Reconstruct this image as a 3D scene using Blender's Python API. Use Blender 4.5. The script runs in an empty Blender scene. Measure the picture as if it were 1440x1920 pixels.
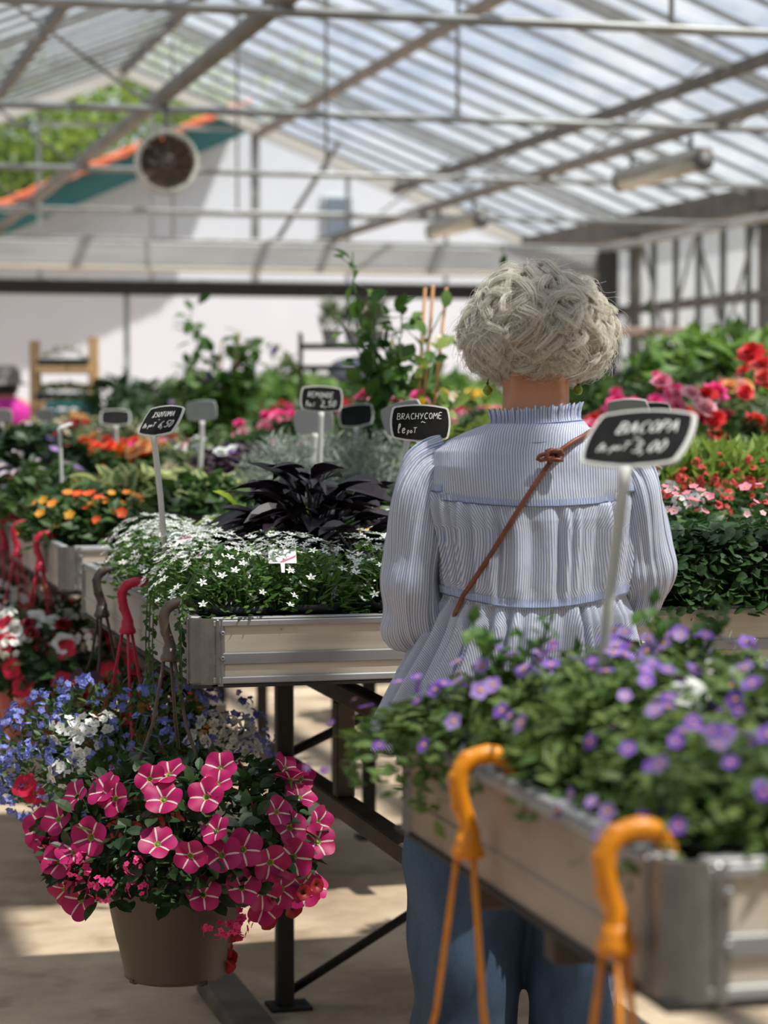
import bpy, math, random
import numpy as np
from mathutils import Matrix, Vector

R = math.radians
rng = np.random.default_rng(7)
random.seed(7)
S = bpy.context.scene
COL = S.collection

# ---------------------------------------------------------------- camera
F = 4300.0                      # focal length in pixels of the 1440x1920 frame
H = 1.45                        # camera height
YAW = R(14.85)
PITCH = math.atan(195 / F)
cd = bpy.data.cameras.new('camera')
cam = bpy.data.objects.new('camera', cd)
COL.objects.link(cam)
cam.location = (0, 0, H)
cam.rotation_euler = (math.pi / 2 - PITCH, 0, -YAW)
cd.sensor_fit = 'VERTICAL'
cd.sensor_height = 36
cd.sensor_width = 27
cd.lens = F / 1920 * 36
cd.clip_end = 300
cd.dof.use_dof = True
cd.dof.focus_distance = 4.08
cd.dof.aperture_fstop = 4.2
cd.dof.aperture_blades = 9
S.camera = cam
FW = np.array([math.sin(YAW), math.cos(YAW)])
RT = np.array([math.cos(YAW), -math.sin(YAW)])

# ---------------------------------------------------------------- world, sun, exposure
w = bpy.data.worlds.new('sky')
S.world = w
w.use_nodes = True
nt = w.node_tree
nt.nodes.clear()
def N(t, typ, **k):
    n = t.nodes.new(typ)
    for a, b in k.items():
        if a.startswith('i_'):
            n.inputs[a[2:].replace('_', ' ')].default_value = b
        else:
            setattr(n, a, b)
    return n
out = N(nt, 'ShaderNodeOutputWorld')
bg = N(nt, 'ShaderNodeBackground')
tc = N(nt, 'ShaderNodeTexCoord')
mp = N(nt, 'ShaderNodeMapping')
mp.inputs['Scale'].default_value = (1, 1, 2.4)
no = N(nt, 'ShaderNodeTexNoise', i_Scale=3.2, i_Detail=7.0, i_Roughness=0.6)
cr = N(nt, 'ShaderNodeValToRGB')
cr.color_ramp.elements[0].position = 0.40
cr.color_ramp.elements[0].color = (0.50, 0.64, 0.90, 1)
cr.color_ramp.elements[1].position = 0.60
cr.color_ramp.elements[1].color = (0.92, 0.94, 0.97, 1)
nt.links.new(tc.outputs['Generated'], mp.inputs['Vector'])
nt.links.new(mp.outputs[0], no.inputs['Vector'])
nt.links.new(no.outputs['Fac'], cr.inputs['Fac'])
nt.links.new(cr.outputs[0], bg.inputs['Color'])
bg.inputs['Strength'].default_value = 0.92
nt.links.new(bg.outputs[0], out.inputs['Surface'])

sd = bpy.data.lights.new('sun', 'SUN')
sd.energy = 8.6
sd.angle = R(0.9)
sd.color = (1.0, 0.95, 0.88)
sun = bpy.data.objects.new('sun', sd)
COL.objects.link(sun)
SUNV = Vector((0.35, -0.28, 0.89)).normalized()
sun.rotation_euler = SUNV.to_track_quat('Z', 'Y').to_euler()
sun.location = (10, -8, 25)

S.view_settings.view_transform = 'Standard'
S.view_settings.look = 'None'
S.view_settings.gamma = 1
S.view_settings.use_curve_mapping = False
S.view_settings.exposure = -0.12
S.cycles.transparent_max_bounces = 24
S.cycles.max_bounces = 8
S.cycles.diffuse_bounces = 4
S.cycles.sample_clamp_indirect = 6.0
S.cycles.use_denoising = True
S.cycles_curves.shape = 'RIBBONS'

# ---------------------------------------------------------------- placing helpers
def at_d(px, py, d):
    """the point that lies d metres ahead of the camera behind that pixel (lens kept level)"""
    X = (px - 720) / F * d
    p = RT * X + FW * d
    return Vector((p[0], p[1], H - (py - 765) / F * d))
def xy_d(px, d):
    v = at_d(px, 765, d)
    return v.x, v.y
def px_of(x, y):
    X = x * RT[0] + y * RT[1]
    d = x * FW[0] + y * FW[1]
    return 720 + F * X / d, d

# ---------------------------------------------------------------- mesh helper
class MB:
    def __init__(s):
        s.v, s.f, s.m, s.uv, s.n = [], [], [], [], 0
    def add(s, v, f, m=0, uv=None):
        v = np.asarray(v, float).reshape(-1, 3)
        s.v.append(v)
        s.uv.append(np.zeros((len(v), 2)) if uv is None else np.asarray(uv, float))
        n = s.n
        s.f += [tuple(i + n for i in q) for q in f]
        s.m += [m] * len(f)
        s.n += len(v)
        return s
    def box(s, c, d, m=0, rot=None, bev=0.0):
        c = np.array(c, float)
        h = np.array(d, float) / 2
        b = min(bev, h.min() * .9)
        if b > 0:
            vs = []
            for sx in (-1, 1):
                for sy in (-1, 1):
                    for sz in (-1, 1):
                        sg = np.array((sx, sy, sz))
                        for ax in range(3):
                            q = h - b
                            q[ax] = h[ax]
                            vs.append(sg * q)
            vs = np.array(vs)
            ix = lambda sx, sy, sz, a: ((sx > 0) * 4 + (sy > 0) * 2 + (sz > 0)) * 3 + a
            fs = []
            for a in range(3):
                o = [i for i in range(3) if i != a]
                for sg in (-1, 1):
                    quad = []
                    for u, v2 in ((-1, -1), (1, -1), (1, 1), (-1, 1)):
                        t = [0, 0, 0]
                        t[a], t[o[0]], t[o[1]] = sg, u, v2
                        quad.append(ix(*t, a))
                    if (sg < 0) ^ (a == 1):
                        quad.reverse()
                    fs.append(quad)
            for a in range(3):
                o = [i for i in range(3) if i != a]
                for u in (-1, 1):
                    for v2 in (-1, 1):
                        t0, t1 = [0, 0, 0], [0, 0, 0]
                        t0[a], t1[a] = -1, 1
                        t0[o[0]] = t1[o[0]] = u
                        t0[o[1]] = t1[o[1]] = v2
                        fs.append([ix(*t0, o[0]), ix(*t1, o[0]), ix(*t1, o[1]), ix(*t0, o[1])])
            for sx in (-1, 1):
                for sy in (-1, 1):
                    for sz in (-1, 1):
                        fs.append([ix(sx, sy, sz, a) for a in range(3)])
        else:
            vs = np.array([(x, y, z) for x in (-1, 1) for y in (-1, 1) for z in (-1, 1)]) * h
            fs = [(0, 1, 3, 2), (4, 6, 7, 5), (0, 4, 5, 1), (2, 3, 7, 6), (0, 2, 6, 4), (1, 5, 7, 3)]
        if rot is not None:
            vs = vs @ np.array(rot).T
        return s.add(vs + c, fs, m)
    def bar(s, p, q, wd, ht=None, m=0, bev=0.0):
        p, q = Vector(p), Vector(q)
        d = q - p
        x = d.normalized()
        up = Vector((0, 0, 1)) if abs(x.z) < .95 else Vector((0, 1, 0))
        y = up.cross(x).normalized()
        z = x.cross(y)
        rot = np.array([x, y, z]).T
        return s.box((p + q) / 2, (d.length, wd, ht or wd), m, rot, bev)
    def tube(s, pts, r, n=8, m=0, cap=True, flat=None):
        pts = [Vector(p) for p in pts]
        k = len(pts)
        r = [r] * k if np.isscalar(r) else list(r)
        ref = None
        vs, uv = [], []
        for i, p in enumerate(pts):
            t = (pts[min(i + 1, k - 1)] - pts[max(i - 1, 0)]).normalized()
            if ref is None:
                ref = Vector((0, 0, 1)) if abs(t.z) < .9 else Vector((0, 1, 0))
                a = ref.cross(t).normalized()
            else:
                a = (a - t * a.dot(t)).normalized()
            b = t.cross(a)
            for j in range(n):
                th = 2 * math.pi * j / n
                vs.append(p + (a * math.cos(th) + b * math.sin(th) * (flat or 1)) * r[i])
                uv.append((j / n, i / max(1, k - 1)))
        fs = [(i * n + j, i * n + (j + 1) % n, (i + 1) * n + (j + 1) % n, (i + 1) * n + j) for i in range(k - 1) for j in range(n)]
        if cap:
            fs.append(tuple(range(n - 1, -1, -1)))
            fs.append(tuple((k - 1) * n + j for j in range(n)))
        return s.add(np.array([tuple(v) for v in vs]), fs, m, uv)
    def lathe(s, prof, n=24, c=(0, 0, 0), m=0, sx=1, sy=1):
        vs = [(c[0] + r * sx * math.cos(2 * math.pi * j / n), c[1] + r * sy * math.sin(2 * math.pi * j / n), c[2] + z) for r, z in prof for j in range(n)]
        k = len(prof)
        fs = [(i * n + j, i * n + (j + 1) % n, (i + 1) * n + (j + 1) % n, (i + 1) * n + j) for i in range(k - 1) for j in range(n)]
        return s.add(vs, fs, m, [(j / n, i / max(1, k - 1)) for i in range(k) for j in range(n)])
    def ball(s, c, r, n=12, k=8, m=0, rot=None):
        r = (r, r, r) if np.isscalar(r) else r
        vs = []
        for i in range(k + 1):
            ph = math.pi * i / k
            for j in range(n):
                th = 2 * math.pi * j / n
                vs.append((r[0] * math.sin(ph) * math.cos(th), r[1] * math.sin(ph) * math.sin(th), r[2] * math.cos(ph)))
        vs = np.array(vs)
        if rot is not None:
            vs = vs @ np.array(rot).T
        fs = [(i * n + j, (i + 1) * n + j, (i + 1) * n + (j + 1) % n, i * n + (j + 1) % n) for i in range(k) for j in range(n)]
        return s.add(vs + np.array(c), fs, m)
    def prism(s, poly, y0, y1, m=0):
        """poly in x,z pushed along y"""
        n = len(poly)
        vs = [(x, y0, z) for x, z in poly] + [(x, y1, z) for x, z in poly]
        fs = [tuple(range(n)), tuple(range(2 * n - 1, n - 1, -1))] + [(i, i + n, (i + 1) % n + n, (i + 1) % n) for i in range(n)]
        return s.add(vs, fs, m)
    def data(s, name, mats, smooth=False):
        me = bpy.data.meshes.new(name)
        v = np.concatenate(s.v) if s.v else np.zeros((0, 3))
        me.from_pydata(v.tolist(), [], s.f)
        uv = np.concatenate(s.uv)
        ul = me.uv_layers.new(name='UVMap')
        li = np.empty(len(me.loops), dtype=np.int32)
        me.loops.foreach_get('vertex_index', li)
        ul.data.foreach_set('uv', uv[li].astype(np.float32).ravel())
        for mt in (mats if isinstance(mats, (list, tuple)) else [mats]):
            me.materials.append(mt)
        if any(s.m):
            me.polygons.foreach_set('material_index', s.m)
        if smooth:
            me.polygons.foreach_set('use_smooth', [True] * len(me.polygons))
        me.validate()
        me.update()
        return me
    def build(s, name, mats, parent=None, smooth=False, loc=(0, 0, 0)):
        return ob(name, s.data(name, mats, smooth), parent, loc)

def ob(name, data, parent=None, loc=(0, 0, 0), rot=None, scale=None):
    o = bpy.data.objects.new(name, data)
    COL.objects.link(o)
    o.parent = parent
    o.location = loc
    if rot is not None:
        o.rotation_euler = rot
    if scale is not None:
        o.scale = (scale,) * 3 if np.isscalar(scale) else scale
    return o
def tag(o, label=None, cat=None, group=None, kind=None):
    for k, v in (('label', label), ('category', cat), ('group', group), ('kind', kind)):
        if v:
            o[k] = v
    return o
def thing(name, label, cat, loc=(0, 0, 0), rz=0, group=None):
    return tag(ob(name, None, None, loc, (0, 0, rz)), label, cat, group)
def struct(o):
    o['kind'] = 'structure'
    return o

# ---------------------------------------------------------------- materials
MATS = {}
def new_mat(name):
    m = bpy.data.materials.new(name)
    m.use_nodes = True
    t = m.node_tree
    t.nodes.clear()
    return m, t, N(t, 'ShaderNodeOutputMaterial')
def rgba(c):
    return (c[0], c[1], c[2], 1)
def mat(name, c, rough=.6, metal=0.0, c2=None, scale=8.0, stretch=(1, 1, 1), bump=0.0, island=False, lo=.35, hi=.65):
    """plain surface; c2 mixes in through a noise field (or at random per loose piece)"""
    m, t, o = new_mat(name)
    b = N(t, 'ShaderNodeBsdfPrincipled')
    b.inputs['Base Color'].default_value = rgba(c)
    b.inputs['Roughness'].default_value = rough
    b.inputs['Metallic'].default_value = metal
    t.links.new(b.outputs[0], o.inputs['Surface'])
    if c2 is not None or bump:
        tcn = N(t, 'ShaderNodeTexCoord')
        mpn = N(t, 'ShaderNodeMapping')
        mpn.inputs['Scale'].default_value = stretch
        nz = N(t, 'ShaderNodeTexNoise', i_Scale=scale, i_Detail=5.0)
        t.links.new(tcn.outputs['Object'], mpn.inputs[0])
        t.links.new(mpn.outputs[0], nz.inputs['Vector'])
        if c2 is not None:
            r = N(t, 'ShaderNodeValToRGB')
            r.color_ramp.elements[0].color = rgba(c)
            r.color_ramp.elements[1].color = rgba(c2)
            r.color_ramp.elements[0].position = 0.0 if island else lo
            r.color_ramp.elements[1].position = 1.0 if island else hi
            if island:
                g = N(t, 'ShaderNodeNewGeometry')
                t.links.new(g.outputs['Random Per Island'], r.inputs[0])
            else:
                t.links.new(nz.outputs['Fac'], r.inputs[0])
            t.links.new(r.outputs[0], b.inputs['Base Color'])
        if bump:
            bp = N(t, 'ShaderNodeBump', i_Strength=bump, i_Distance=.01)
            t.links.new(nz.outputs['Fac'], bp.inputs['Height'])
            t.links.new(bp.outputs[0], b.inputs['Normal'])
    MATS[name] = m
    return m
def thin_mat(name, c, c2, rough=.5, trans=.35, tcol=None, edge=None):
    """leaf or petal: reflects and lets light through; each leaf its own tone between c and c2"""
    m, t, o = new_mat(name)
    g = N(t, 'ShaderNodeNewGeometry')
    r = N(t, 'ShaderNodeValToRGB')
    r.color_ramp.elements[0].color = rgba(c)
    r.color_ramp.elements[1].color = rgba(c2)
    t.links.new(g.outputs['Random Per Island'], r.inputs[0])
    col = r.outputs[0]
    if edge is not None:        # a paler leaf margin: distance from the midrib in the leaf's own coordinates
        u = N(t, 'ShaderNodeTexCoord')
        sp = N(t, 'ShaderNodeSeparateXYZ')
        a = N(t, 'ShaderNodeMath', operation='ABSOLUTE')
        gt = N(t, 'ShaderNodeMath', operation='GREATER_THAN')
        gt.inputs[1].default_value = .55
        mx = N(t, 'ShaderNodeMixRGB')
        mx.inputs[2].default_value = rgba(edge)
        t.links.new(u.outputs['UV'], sp.inputs[0])
        t.links.new(sp.outputs[1], a.inputs[0])
        t.links.new(a.outputs[0], gt.inputs[0])
        t.links.new(gt.outputs[0], mx.inputs[0])
        t.links.new(col, mx.inputs[1])
        col = mx.outputs[0]
    b = N(t, 'ShaderNodeBsdfPrincipled', i_Roughness=rough)
    tr = N(t, 'ShaderNodeBsdfTranslucent')
    mix = N(t, 'ShaderNodeMixShader')
    mix.inputs[0].default_value = trans
    t.links.new(col, b.inputs['Base Color'])
    if tcol is not None:
        tr.inputs[0].default_value = rgba(tcol)
    else:
        t.links.new(col, tr.inputs[0])
    t.links.new(b.outputs[0], mix.inputs[1])
    t.links.new(tr.outputs[0], mix.inputs[2])
    t.links.new(mix.outputs[0], o.inputs['Surface'])
    MATS[name] = m
    return m
def glass_mat(name, clear, dirt, tint=(.93, .97, .97), dirtcol=(.85, .88, .9)):
    """thin sheet of greenhouse glass with a film of dirt and shading paint"""
    m, t, o = new_mat(name)
    tr = N(t, 'ShaderNodeBsdfTransparent')
    tr.inputs[0].default_value = rgba(tint)
    gl = N(t, 'ShaderNodeBsdfGlossy', i_Roughness=.06)
    tl = N(t, 'ShaderNodeBsdfTranslucent')
    tl.inputs[0].default_value = rgba(dirtcol)
    tcn = N(t, 'ShaderNodeTexCoord')
    nz = N(t, 'ShaderNodeTexNoise', i_Scale=1.3, i_Detail=6.0)
    mr = N(t, 'ShaderNodeMapRange')
    mr.inputs[1].default_value = .3
    mr.inputs[2].default_value = .7
    mr.inputs[3].default_value = dirt * .45
    mr.inputs[4].default_value = dirt * 1.4
    t.links.new(tcn.outputs['Object'], nz.inputs['Vector'])
    t.links.new(nz.outputs['Fac'], mr.inputs[0])
    m1 = N(t, 'ShaderNodeMixShader')
    t.links.new(mr.outputs[0], m1.inputs[0])
    t.links.new(tr.outputs[0], m1.inputs[1])
    t.links.new(tl.outputs[0], m1.inputs[2])
    fr = N(t, 'ShaderNodeLayerWeight', i_Blend=.25)
    ml = N(t, 'ShaderNodeMath', operation='MULTIPLY')
    ml.inputs[1].default_value = .3
    t.links.new(fr.outputs['Facing'], ml.inputs[0])
    m2 = N(t, 'ShaderNodeMixShader')
    t.links.new(ml.outputs[0], m2.inputs[0])
    t.links.new(m1.outputs[0], m2.inputs[1])
    t.links.new(gl.outputs[0], m2.inputs[2])
    t.links.new(m2.outputs[0], o.inputs['Surface'])
    MATS[name] = m
    return m
# ---------------------------------------------------------------- the greenhouse
galv = mat('galvanised_steel', (.34, .35, .35), .5, .35, (.24, .24, .235), 5)
galv_dark = mat('weathered_steel', (.105, .098, .09), .65, .2, (.17, .155, .14), 6)
pale_alu = mat('pale_aluminium', (.55, .55, .54), .45, .4, (.42, .41, .39), 4)
pipe_mat = mat('grey_pipe', (.16, .15, .14), .6, .2, (.24, .22, .2), 3)
rust = mat('warm_purlin', (.30, .24, .19), .6, .1, (.2, .17, .14), 3)
bar_mat = mat('glazing_bar', (.22, .225, .23), .5, .3, (.15, .15, .15), 5)
roof_glass = glass_mat('roof_glass', 1, .24, tint=(.82, .85, .85), dirtcol=(.66, .69, .71))
dim_side_glass = glass_mat('dim_side_glass', 1, .4, tint=(.5, .53, .53), dirtcol=(.5, .52, .52))  # tinted dark for the unseen left panes, dims the interior
wall_glass = glass_mat('frosted_glass', 1, .6, tint=(.62, .65, .65), dirtcol=(.5, .53, .54))
gable_glass = glass_mat('gable_glass', 1, .02)

conc, t, o = new_mat('concrete_floor')
b = N(t, 'ShaderNodeBsdfPrincipled', i_Roughness=.85)
tcn = N(t, 'ShaderNodeTexCoord')
n1 = N(t, 'ShaderNodeTexNoise', i_Scale=1.1, i_Detail=8.0, i_Roughness=.65)
n2 = N(t, 'ShaderNodeTexNoise', i_Scale=5.0, i_Detail=6.0)
r1 = N(t, 'ShaderNodeValToRGB')
r1.color_ramp.elements[0].position, r1.color_ramp.elements[1].position = .36, .62
r1.color_ramp.elements[0].color = (.30, .215, .14, 1)
r1.color_ramp.elements[1].color = (.66, .52, .375, 1)
r2 = N(t, 'ShaderNodeValToRGB')
r2.color_ramp.elements[0].position, r2.color_ramp.elements[1].position = .3, .45
r2.color_ramp.elements[0].color = (.55, .5, .45, 1)
r2.color_ramp.elements[1].color = (1, 1, 1, 1)
mu = N(t, 'ShaderNodeMixRGB', blend_type='MULTIPLY')
mu.inputs[0].default_value = .8
for q in (n1, n2):
    t.links.new(tcn.outputs['Object'], q.inputs['Vector'])
t.links.new(n1.outputs['Fac'], r1.inputs[0])
t.links.new(n2.outputs['Fac'], r2.inputs[0])
t.links.new(r1.outputs[0], mu.inputs[1])
t.links.new(r2.outputs[0], mu.inputs[2])
t.links.new(mu.outputs[0], b.inputs['Base Color'])
t.links.new(b.outputs[0], o.inputs['Surface'])

XR, XL, XM = 10.3, -1.27, 4.53          # right and left gutters, ridge
ZG, ZR = 3.77, 6.0                       # gutter and ridge height
Y0, Y1 = -3.0, 30.6
BAY = 3.87
FRAMES = [11.25 + BAY * k for k in range(-3, 5)]
SL = (ZR - ZG) / (XR - XM)
roof_z = lambda x: ZR - SL * abs(x - XM)

fl = MB().box((9, 22, -.05), (44, 76, .1)).build('floor', conc)
struct(fl)

# roof: two glazed slopes, glazing bars, ridge, purlins, frames
for side, xe in (('left', XL), ('right', XR)):
    g = MB()
    n = 0
    y = Y0
    while y < Y1 - .1:
        ye = min(y + .967, Y1)
        for k in range(3):          # three lapped panes from ridge to gutter
            xa = XM + (xe - XM) * k / 3
            xb = XM + (xe - XM) * (k + 1) / 3
            za, zb = roof_z(xa), roof_z(xb)
            g.add([(xa, y + .01, za), (xb, y + .01, zb), (xb, ye - .01, zb), (xa, ye - .01, za)], [(0, 1, 2, 3)])
        y = ye
    struct(g.build('roof_' + side, roof_glass))
    bars = MB()
    y = Y0
    while y < Y1 + .05:
        bars.bar((XM, y, ZR - .02), (xe, y, ZG - .02), .028, .045)
        y += .725
    for k in (1, 2):
        xa = XM + (xe - XM) * k / 3
        bars.bar((xa, Y0, roof_z(xa) + .0), (xa, Y1, roof_z(xa) + .0), .02, .012)
    struct(bars.build('trim_glazing_bars_' + side, bar_mat))
struct(MB().bar((XM, Y0, ZR - .05), (XM, Y1, ZR - .05), .09, .14, bev=.01).build('trim_ridge', galv_dark))
for k, (x, mm) in enumerate(((XM - 3.85, galv_dark), (XM - 1.93, galv_dark), (XM + 1.85, rust), (XM + 3.72, galv_dark))):
    struct(MB().bar((x, Y0, roof_z(x) - .12), (x, Y1, roof_z(x) - .12), .08, .12, bev=.01).build('trim_purlin_%d' % (k + 1), mm))
# gutters: dark trough on the right with a pale pipe beneath
struct(MB().prism([(XR - .22, ZG + .05), (XR - .2, ZG - .2), (XR + .2, ZG - .2), (XR + .24, ZG + .05), (XR + .2, ZG + .05), (XR + .16, ZG - .15), (XR - .16, ZG - .15), (XR - .18, ZG + .05)], Y0, Y1).build('trim_gutter_right', galv_dark))
struct(MB().prism([(XL - .22, ZG + .05), (XL - .2, ZG - .2), (XL + .2, ZG - .2), (XL + .24, ZG + .05)], Y0, Y1).build('trim_gutter_left', galv_dark))
tag(MB().tube([(XR - .42, Y0, ZG - .36), (XR - .42, 26.4, ZG - .36)], .045, 10).build('water_pipe', pale_alu, smooth=True), 'pale water pipe running below the dark gutter on the right', 'pipe')

for k, y in enumerate(FRAMES):
    m = MB()
    zt = 3.42
    for xe in (XL, XR):
        m.bar((XM, y, ZR - .1), (xe, y, ZG - .1), .045, .07)
    struct(m.build('trim_rafters_%d' % (k + 1), galv))
    struct(MB().tube([(XL, y, zt), (XR, y, zt)], .026, 10).build('trim_tie_bar_%d' % (k + 1), galv, smooth=True))
    m = MB()
    m.bar((XM, y, zt), (XM, y, ZR - .25), .022)
    for x in (2.45, 6.55):
        x2 = XM + (x - XM) * 1.7
        m.bar((x, y, zt), (x2, y, roof_z(x2) - .2), .02)
    struct(m.build('trim_struts_%d' % (k + 1), galv_dark))
    struct(MB().box((XR, y, (ZG - .2) / 2), (.12, .14, ZG - .2), bev=.01).build('column_right_%d' % (k + 1), galv_dark))
# two heating pipes resting on the tie bars
for x, wd, lab in ((2.49, .055, 'thick grey overhead pipe running lengthways on the tie bars, over the round fan'),
                   (6.5, .05, 'grey overhead pipe running lengthways under the right roof slope, carrying the two lamps')):
    zt = 3.42 + .026 + wd
    p = MB().tube([(x, Y0, zt), (x, 29.9, zt)], wd, 12).build('heating_pipe', pipe_mat, smooth=True)
    tag(p, lab, 'pipe')
# fluorescent lamps hung under the right pipe
lampb = mat('lamp_housing', (.36, .34, .29), .5, 0, (.27, .255, .22), 3)
lampt = mat('lamp_cover', (.62, .59, .5), .35)
capm = mat('lamp_cap', (.12, .12, .12), .5)
def tube_lamp(y0, y1, label):
    r = thing('tube_lamp', label, 'lamp', (6.5, (y0 + y1) / 2, 3.3), 0, 'lamps under the overhead pipe')
    L = (y1 - y0) / 2
    MB().prism([(-.05, .03), (.05, .03), (.09, -.04), (-.09, -.04)], -L, L).build('housing', lampb, r)
    MB().tube([(0, -L + .05, -.075), (0, L - .05, -.075)], .062, 12).build('lamp_cover', lampt, r, True)
    for s in (-1, 1):
        MB().tube([(0, s * (L - .05), -.075), (0, s * (L + .02), -.075)], .068, 12).build('end_cap', capm, r, True)
        MB().box((0, s * L * .7, .075), (.03, .02, .12)).build('hanger', capm, r)
tube_lamp(15.5, 17.2, 'nearer cream tube lamp hung under the right overhead pipe')
tube_lamp(20.9, 22.6, 'farther cream tube lamp hung under the right overhead pipe')

# round circulation fan
fr = thing('ceiling_fan', 'round dark fan in a cream ring, hung below the thick overhead pipe', 'fan', (2.5, 15.0, 3.06), 0)
cream = mat('cream_ring', (.72, .69, .6), .5)
fand = mat('fan_brown', (.055, .035, .022), .6, 0, (.11, .06, .035), 9)
RX = Matrix.Rotation(math.pi / 2, 3, 'X')
m = MB().lathe([(.178, .04), (.205, .06), (.212, .0), (.205, -.06), (.178, -.04), (.172, 0), (.178, .04)], 40)
m.v = [q @ np.array(RX).T for q in m.v]
m.build('ring', cream, fr, True)
m = MB()
for i in range(9):
    a = i * 2 * math.pi / 9
    m.box((.103 * math.cos(a), .0, .103 * math.sin(a)), (.14, .006, .105), 0, np.array(Matrix.Rotation(-a, 3, 'Y') @ Matrix.Rotation(.35, 3, 'X')), .002)
m.build('blades', fand, fr)
m = MB().lathe([(0, .05), (.05, .045), (.055, -.02), (0, -.03)], 20)
m.v = [q @ np.array(RX).T for q in m.v]
m.build('hub', capm, fr, True)
m = MB()
for rr in (.06, .1, .14, .17):
    m.tube([(rr * math.cos(t2), -.055, rr * math.sin(t2)) for t2 in np.linspace(0, 2 * math.pi, 30)], .004, 5)
    m.tube([(rr * math.cos(t2), .055, rr * math.sin(t2)) for t2 in np.linspace(0, 2 * math.pi, 30)], .004, 5)
for i in range(8):
    a = i * math.pi / 4
    m.bar((0, -.055, 0), (.2 * math.cos(a), -.045, .2 * math.sin(a)), .006)
m.build('guard', fand, fr)
MB().bar((0, 0, .2), (0, 0, .42), .03).build('bracket', capm, fr)

# far portal: pale deep beam, dark roller beam, posts
yb = FRAMES[-1] + .3
struct(MB().box((4.3, yb, 3.27), (11.2, .16, .3), bev=.02).build('beam_portal', mat('pale_beam', (.5, .5, .5), .5, .2, (.36, .37, .39), 1.6, (.5, 1, 6))))
struct(MB().box((4.3, yb, 3.095), (11.2, .19, .05), bev=.01).build('trim_portal_lip', mat('beige_lip', (.58, .53, .45), .6)))
struct(MB().box((3.4, yb + .1, 2.87), (10.2, .14, .17), bev=.03).build('beam_roller_blind', mat('black_blind', (.018, .016, .017), .7)))
dark_post = mat('dark_post', (.07, .07, .075), .6, .2)
struct(MB().box((10.02, yb, 1.7), (.26, .3, 3.4), bev=.02).build('column_portal', dark_post))
struct(MB().box((9.63, yb + .35, 1.45), (.1, .1, 2.9), bev=.01).build('column_portal_inner', mat('pale_post', (.6, .6, .62), .6)))
struct(MB().box((4.06, yb + .25, 1.45), (.055, .055, 2.9)).build('column_end_slim', mat('grey_post', (.26, .3, .32), .6)))
tag(MB().box((7.0, yb + .16, 2.62), (.26, .08, .55), bev=.02).build('vent_flap', mat('slate_flap', (.12, .12, .14), .6)), 'dark grey flap hung below the black beam at the far end', 'flap')

# far gable: posts, rails, glass
m = MB()
for x in (1.0, 2.4, 3.4, 4.9, 6.31, 7.6, 9.0):
    m.box((x, Y1, (roof_z(x) + 3.1) / 2), (.05 if x != 6.31 else .11, .06, roof_z(x) - 3.1))
for z in (3.15, 3.42, 4.05, 4.62, 5.2):
    half = min(5.8, (ZR - z) / SL)
    m.box((XM, Y1, z), (half * 2, .05, .045))
struct(m.build('trim_gable_bars', galv))
m = MB()
m.add([(XL, Y1 + .03, 3.1), (XR, Y1 + .03, 3.1), (XR, Y1 + .03, ZG), (XM, Y1 + .03, ZR), (XL, Y1 + .03, ZG)], [(0, 1, 2, 3, 4)])
struct(m.build('window_1', gable_glass))
struct(MB().bar((XM, Y1 - .05, ZR - .08), (XR, Y1 - .05, ZG - .08), .06, .14).bar((XM, Y1 - .05, ZR - .08), (XL, Y1 - .05, ZG - .08), .1, .2).build('trim_gable_rake', mat('pale_rake', (.62, .6, .56), .6)))
struct(MB().bar((7.3, 29.8, 5.0), (6.2, 29.8, 3.3), .06).build('trim_gable_brace', galv_dark))

# right wall: slim posts, dark rail, frosted panes, thin braces
m = MB()
y = 5.1
while y < 29:
    m.box((XR, y, 1.75), (.06, .05, 3.5))
    y += .7
struct(m.build('trim_wall_posts_right', mat('green_grey_posts', (.085, .095, .085), .6)))
struct(MB().box((XR - .06, 16, 2.66), (.09, 24, .11)).box((XR - .03, 16, .45), (.1, 24, .9)).build('trim_wall_rail_right', galv_dark))
m = MB()
m.add([(XR + .05, 4, .9), (XR + .05, 29, .9), (XR + .05, 29, 3.55), (XR + .05, 4, 3.55)], [(0, 1, 2, 3)])
struct(m.build('wall_right', wall_glass))
m = MB()
for a in (22.9, 24.6, 26.2):
    m.bar((XR - .1, a, 1.0), (XR - .1, a + 1.6, 3.4), .035)
    m.bar((XR - .1, a + 1.6, 1.0), (XR - .1, a, 3.4), .03)
struct(m.build('trim_wall_braces_right', galv))

# unseen walls added beside and behind the camera to cut ambient light
struct(MB().box((XL - .1, 14, .6), (.14, 34, 1.2)).build('unseen_wall_left', mat('unseen_low_wall', (.28, .26, .24), .9)))
m = MB()
m.add([(XL - .05, -3, 1.2), (XL - .05, 30.6, 1.2), (XL - .05, 30.6, ZG), (XL - .05, -3, ZG)], [(0, 1, 2, 3)])
struct(m.build('unseen_window_left', dim_side_glass))
struct(MB().box((4.5, -3.1, 2.6), (12, .14, 5.2)).build('unseen_wall_rear', mat('unseen_rear_wall', (.30, .28, .26), .9)))

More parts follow.
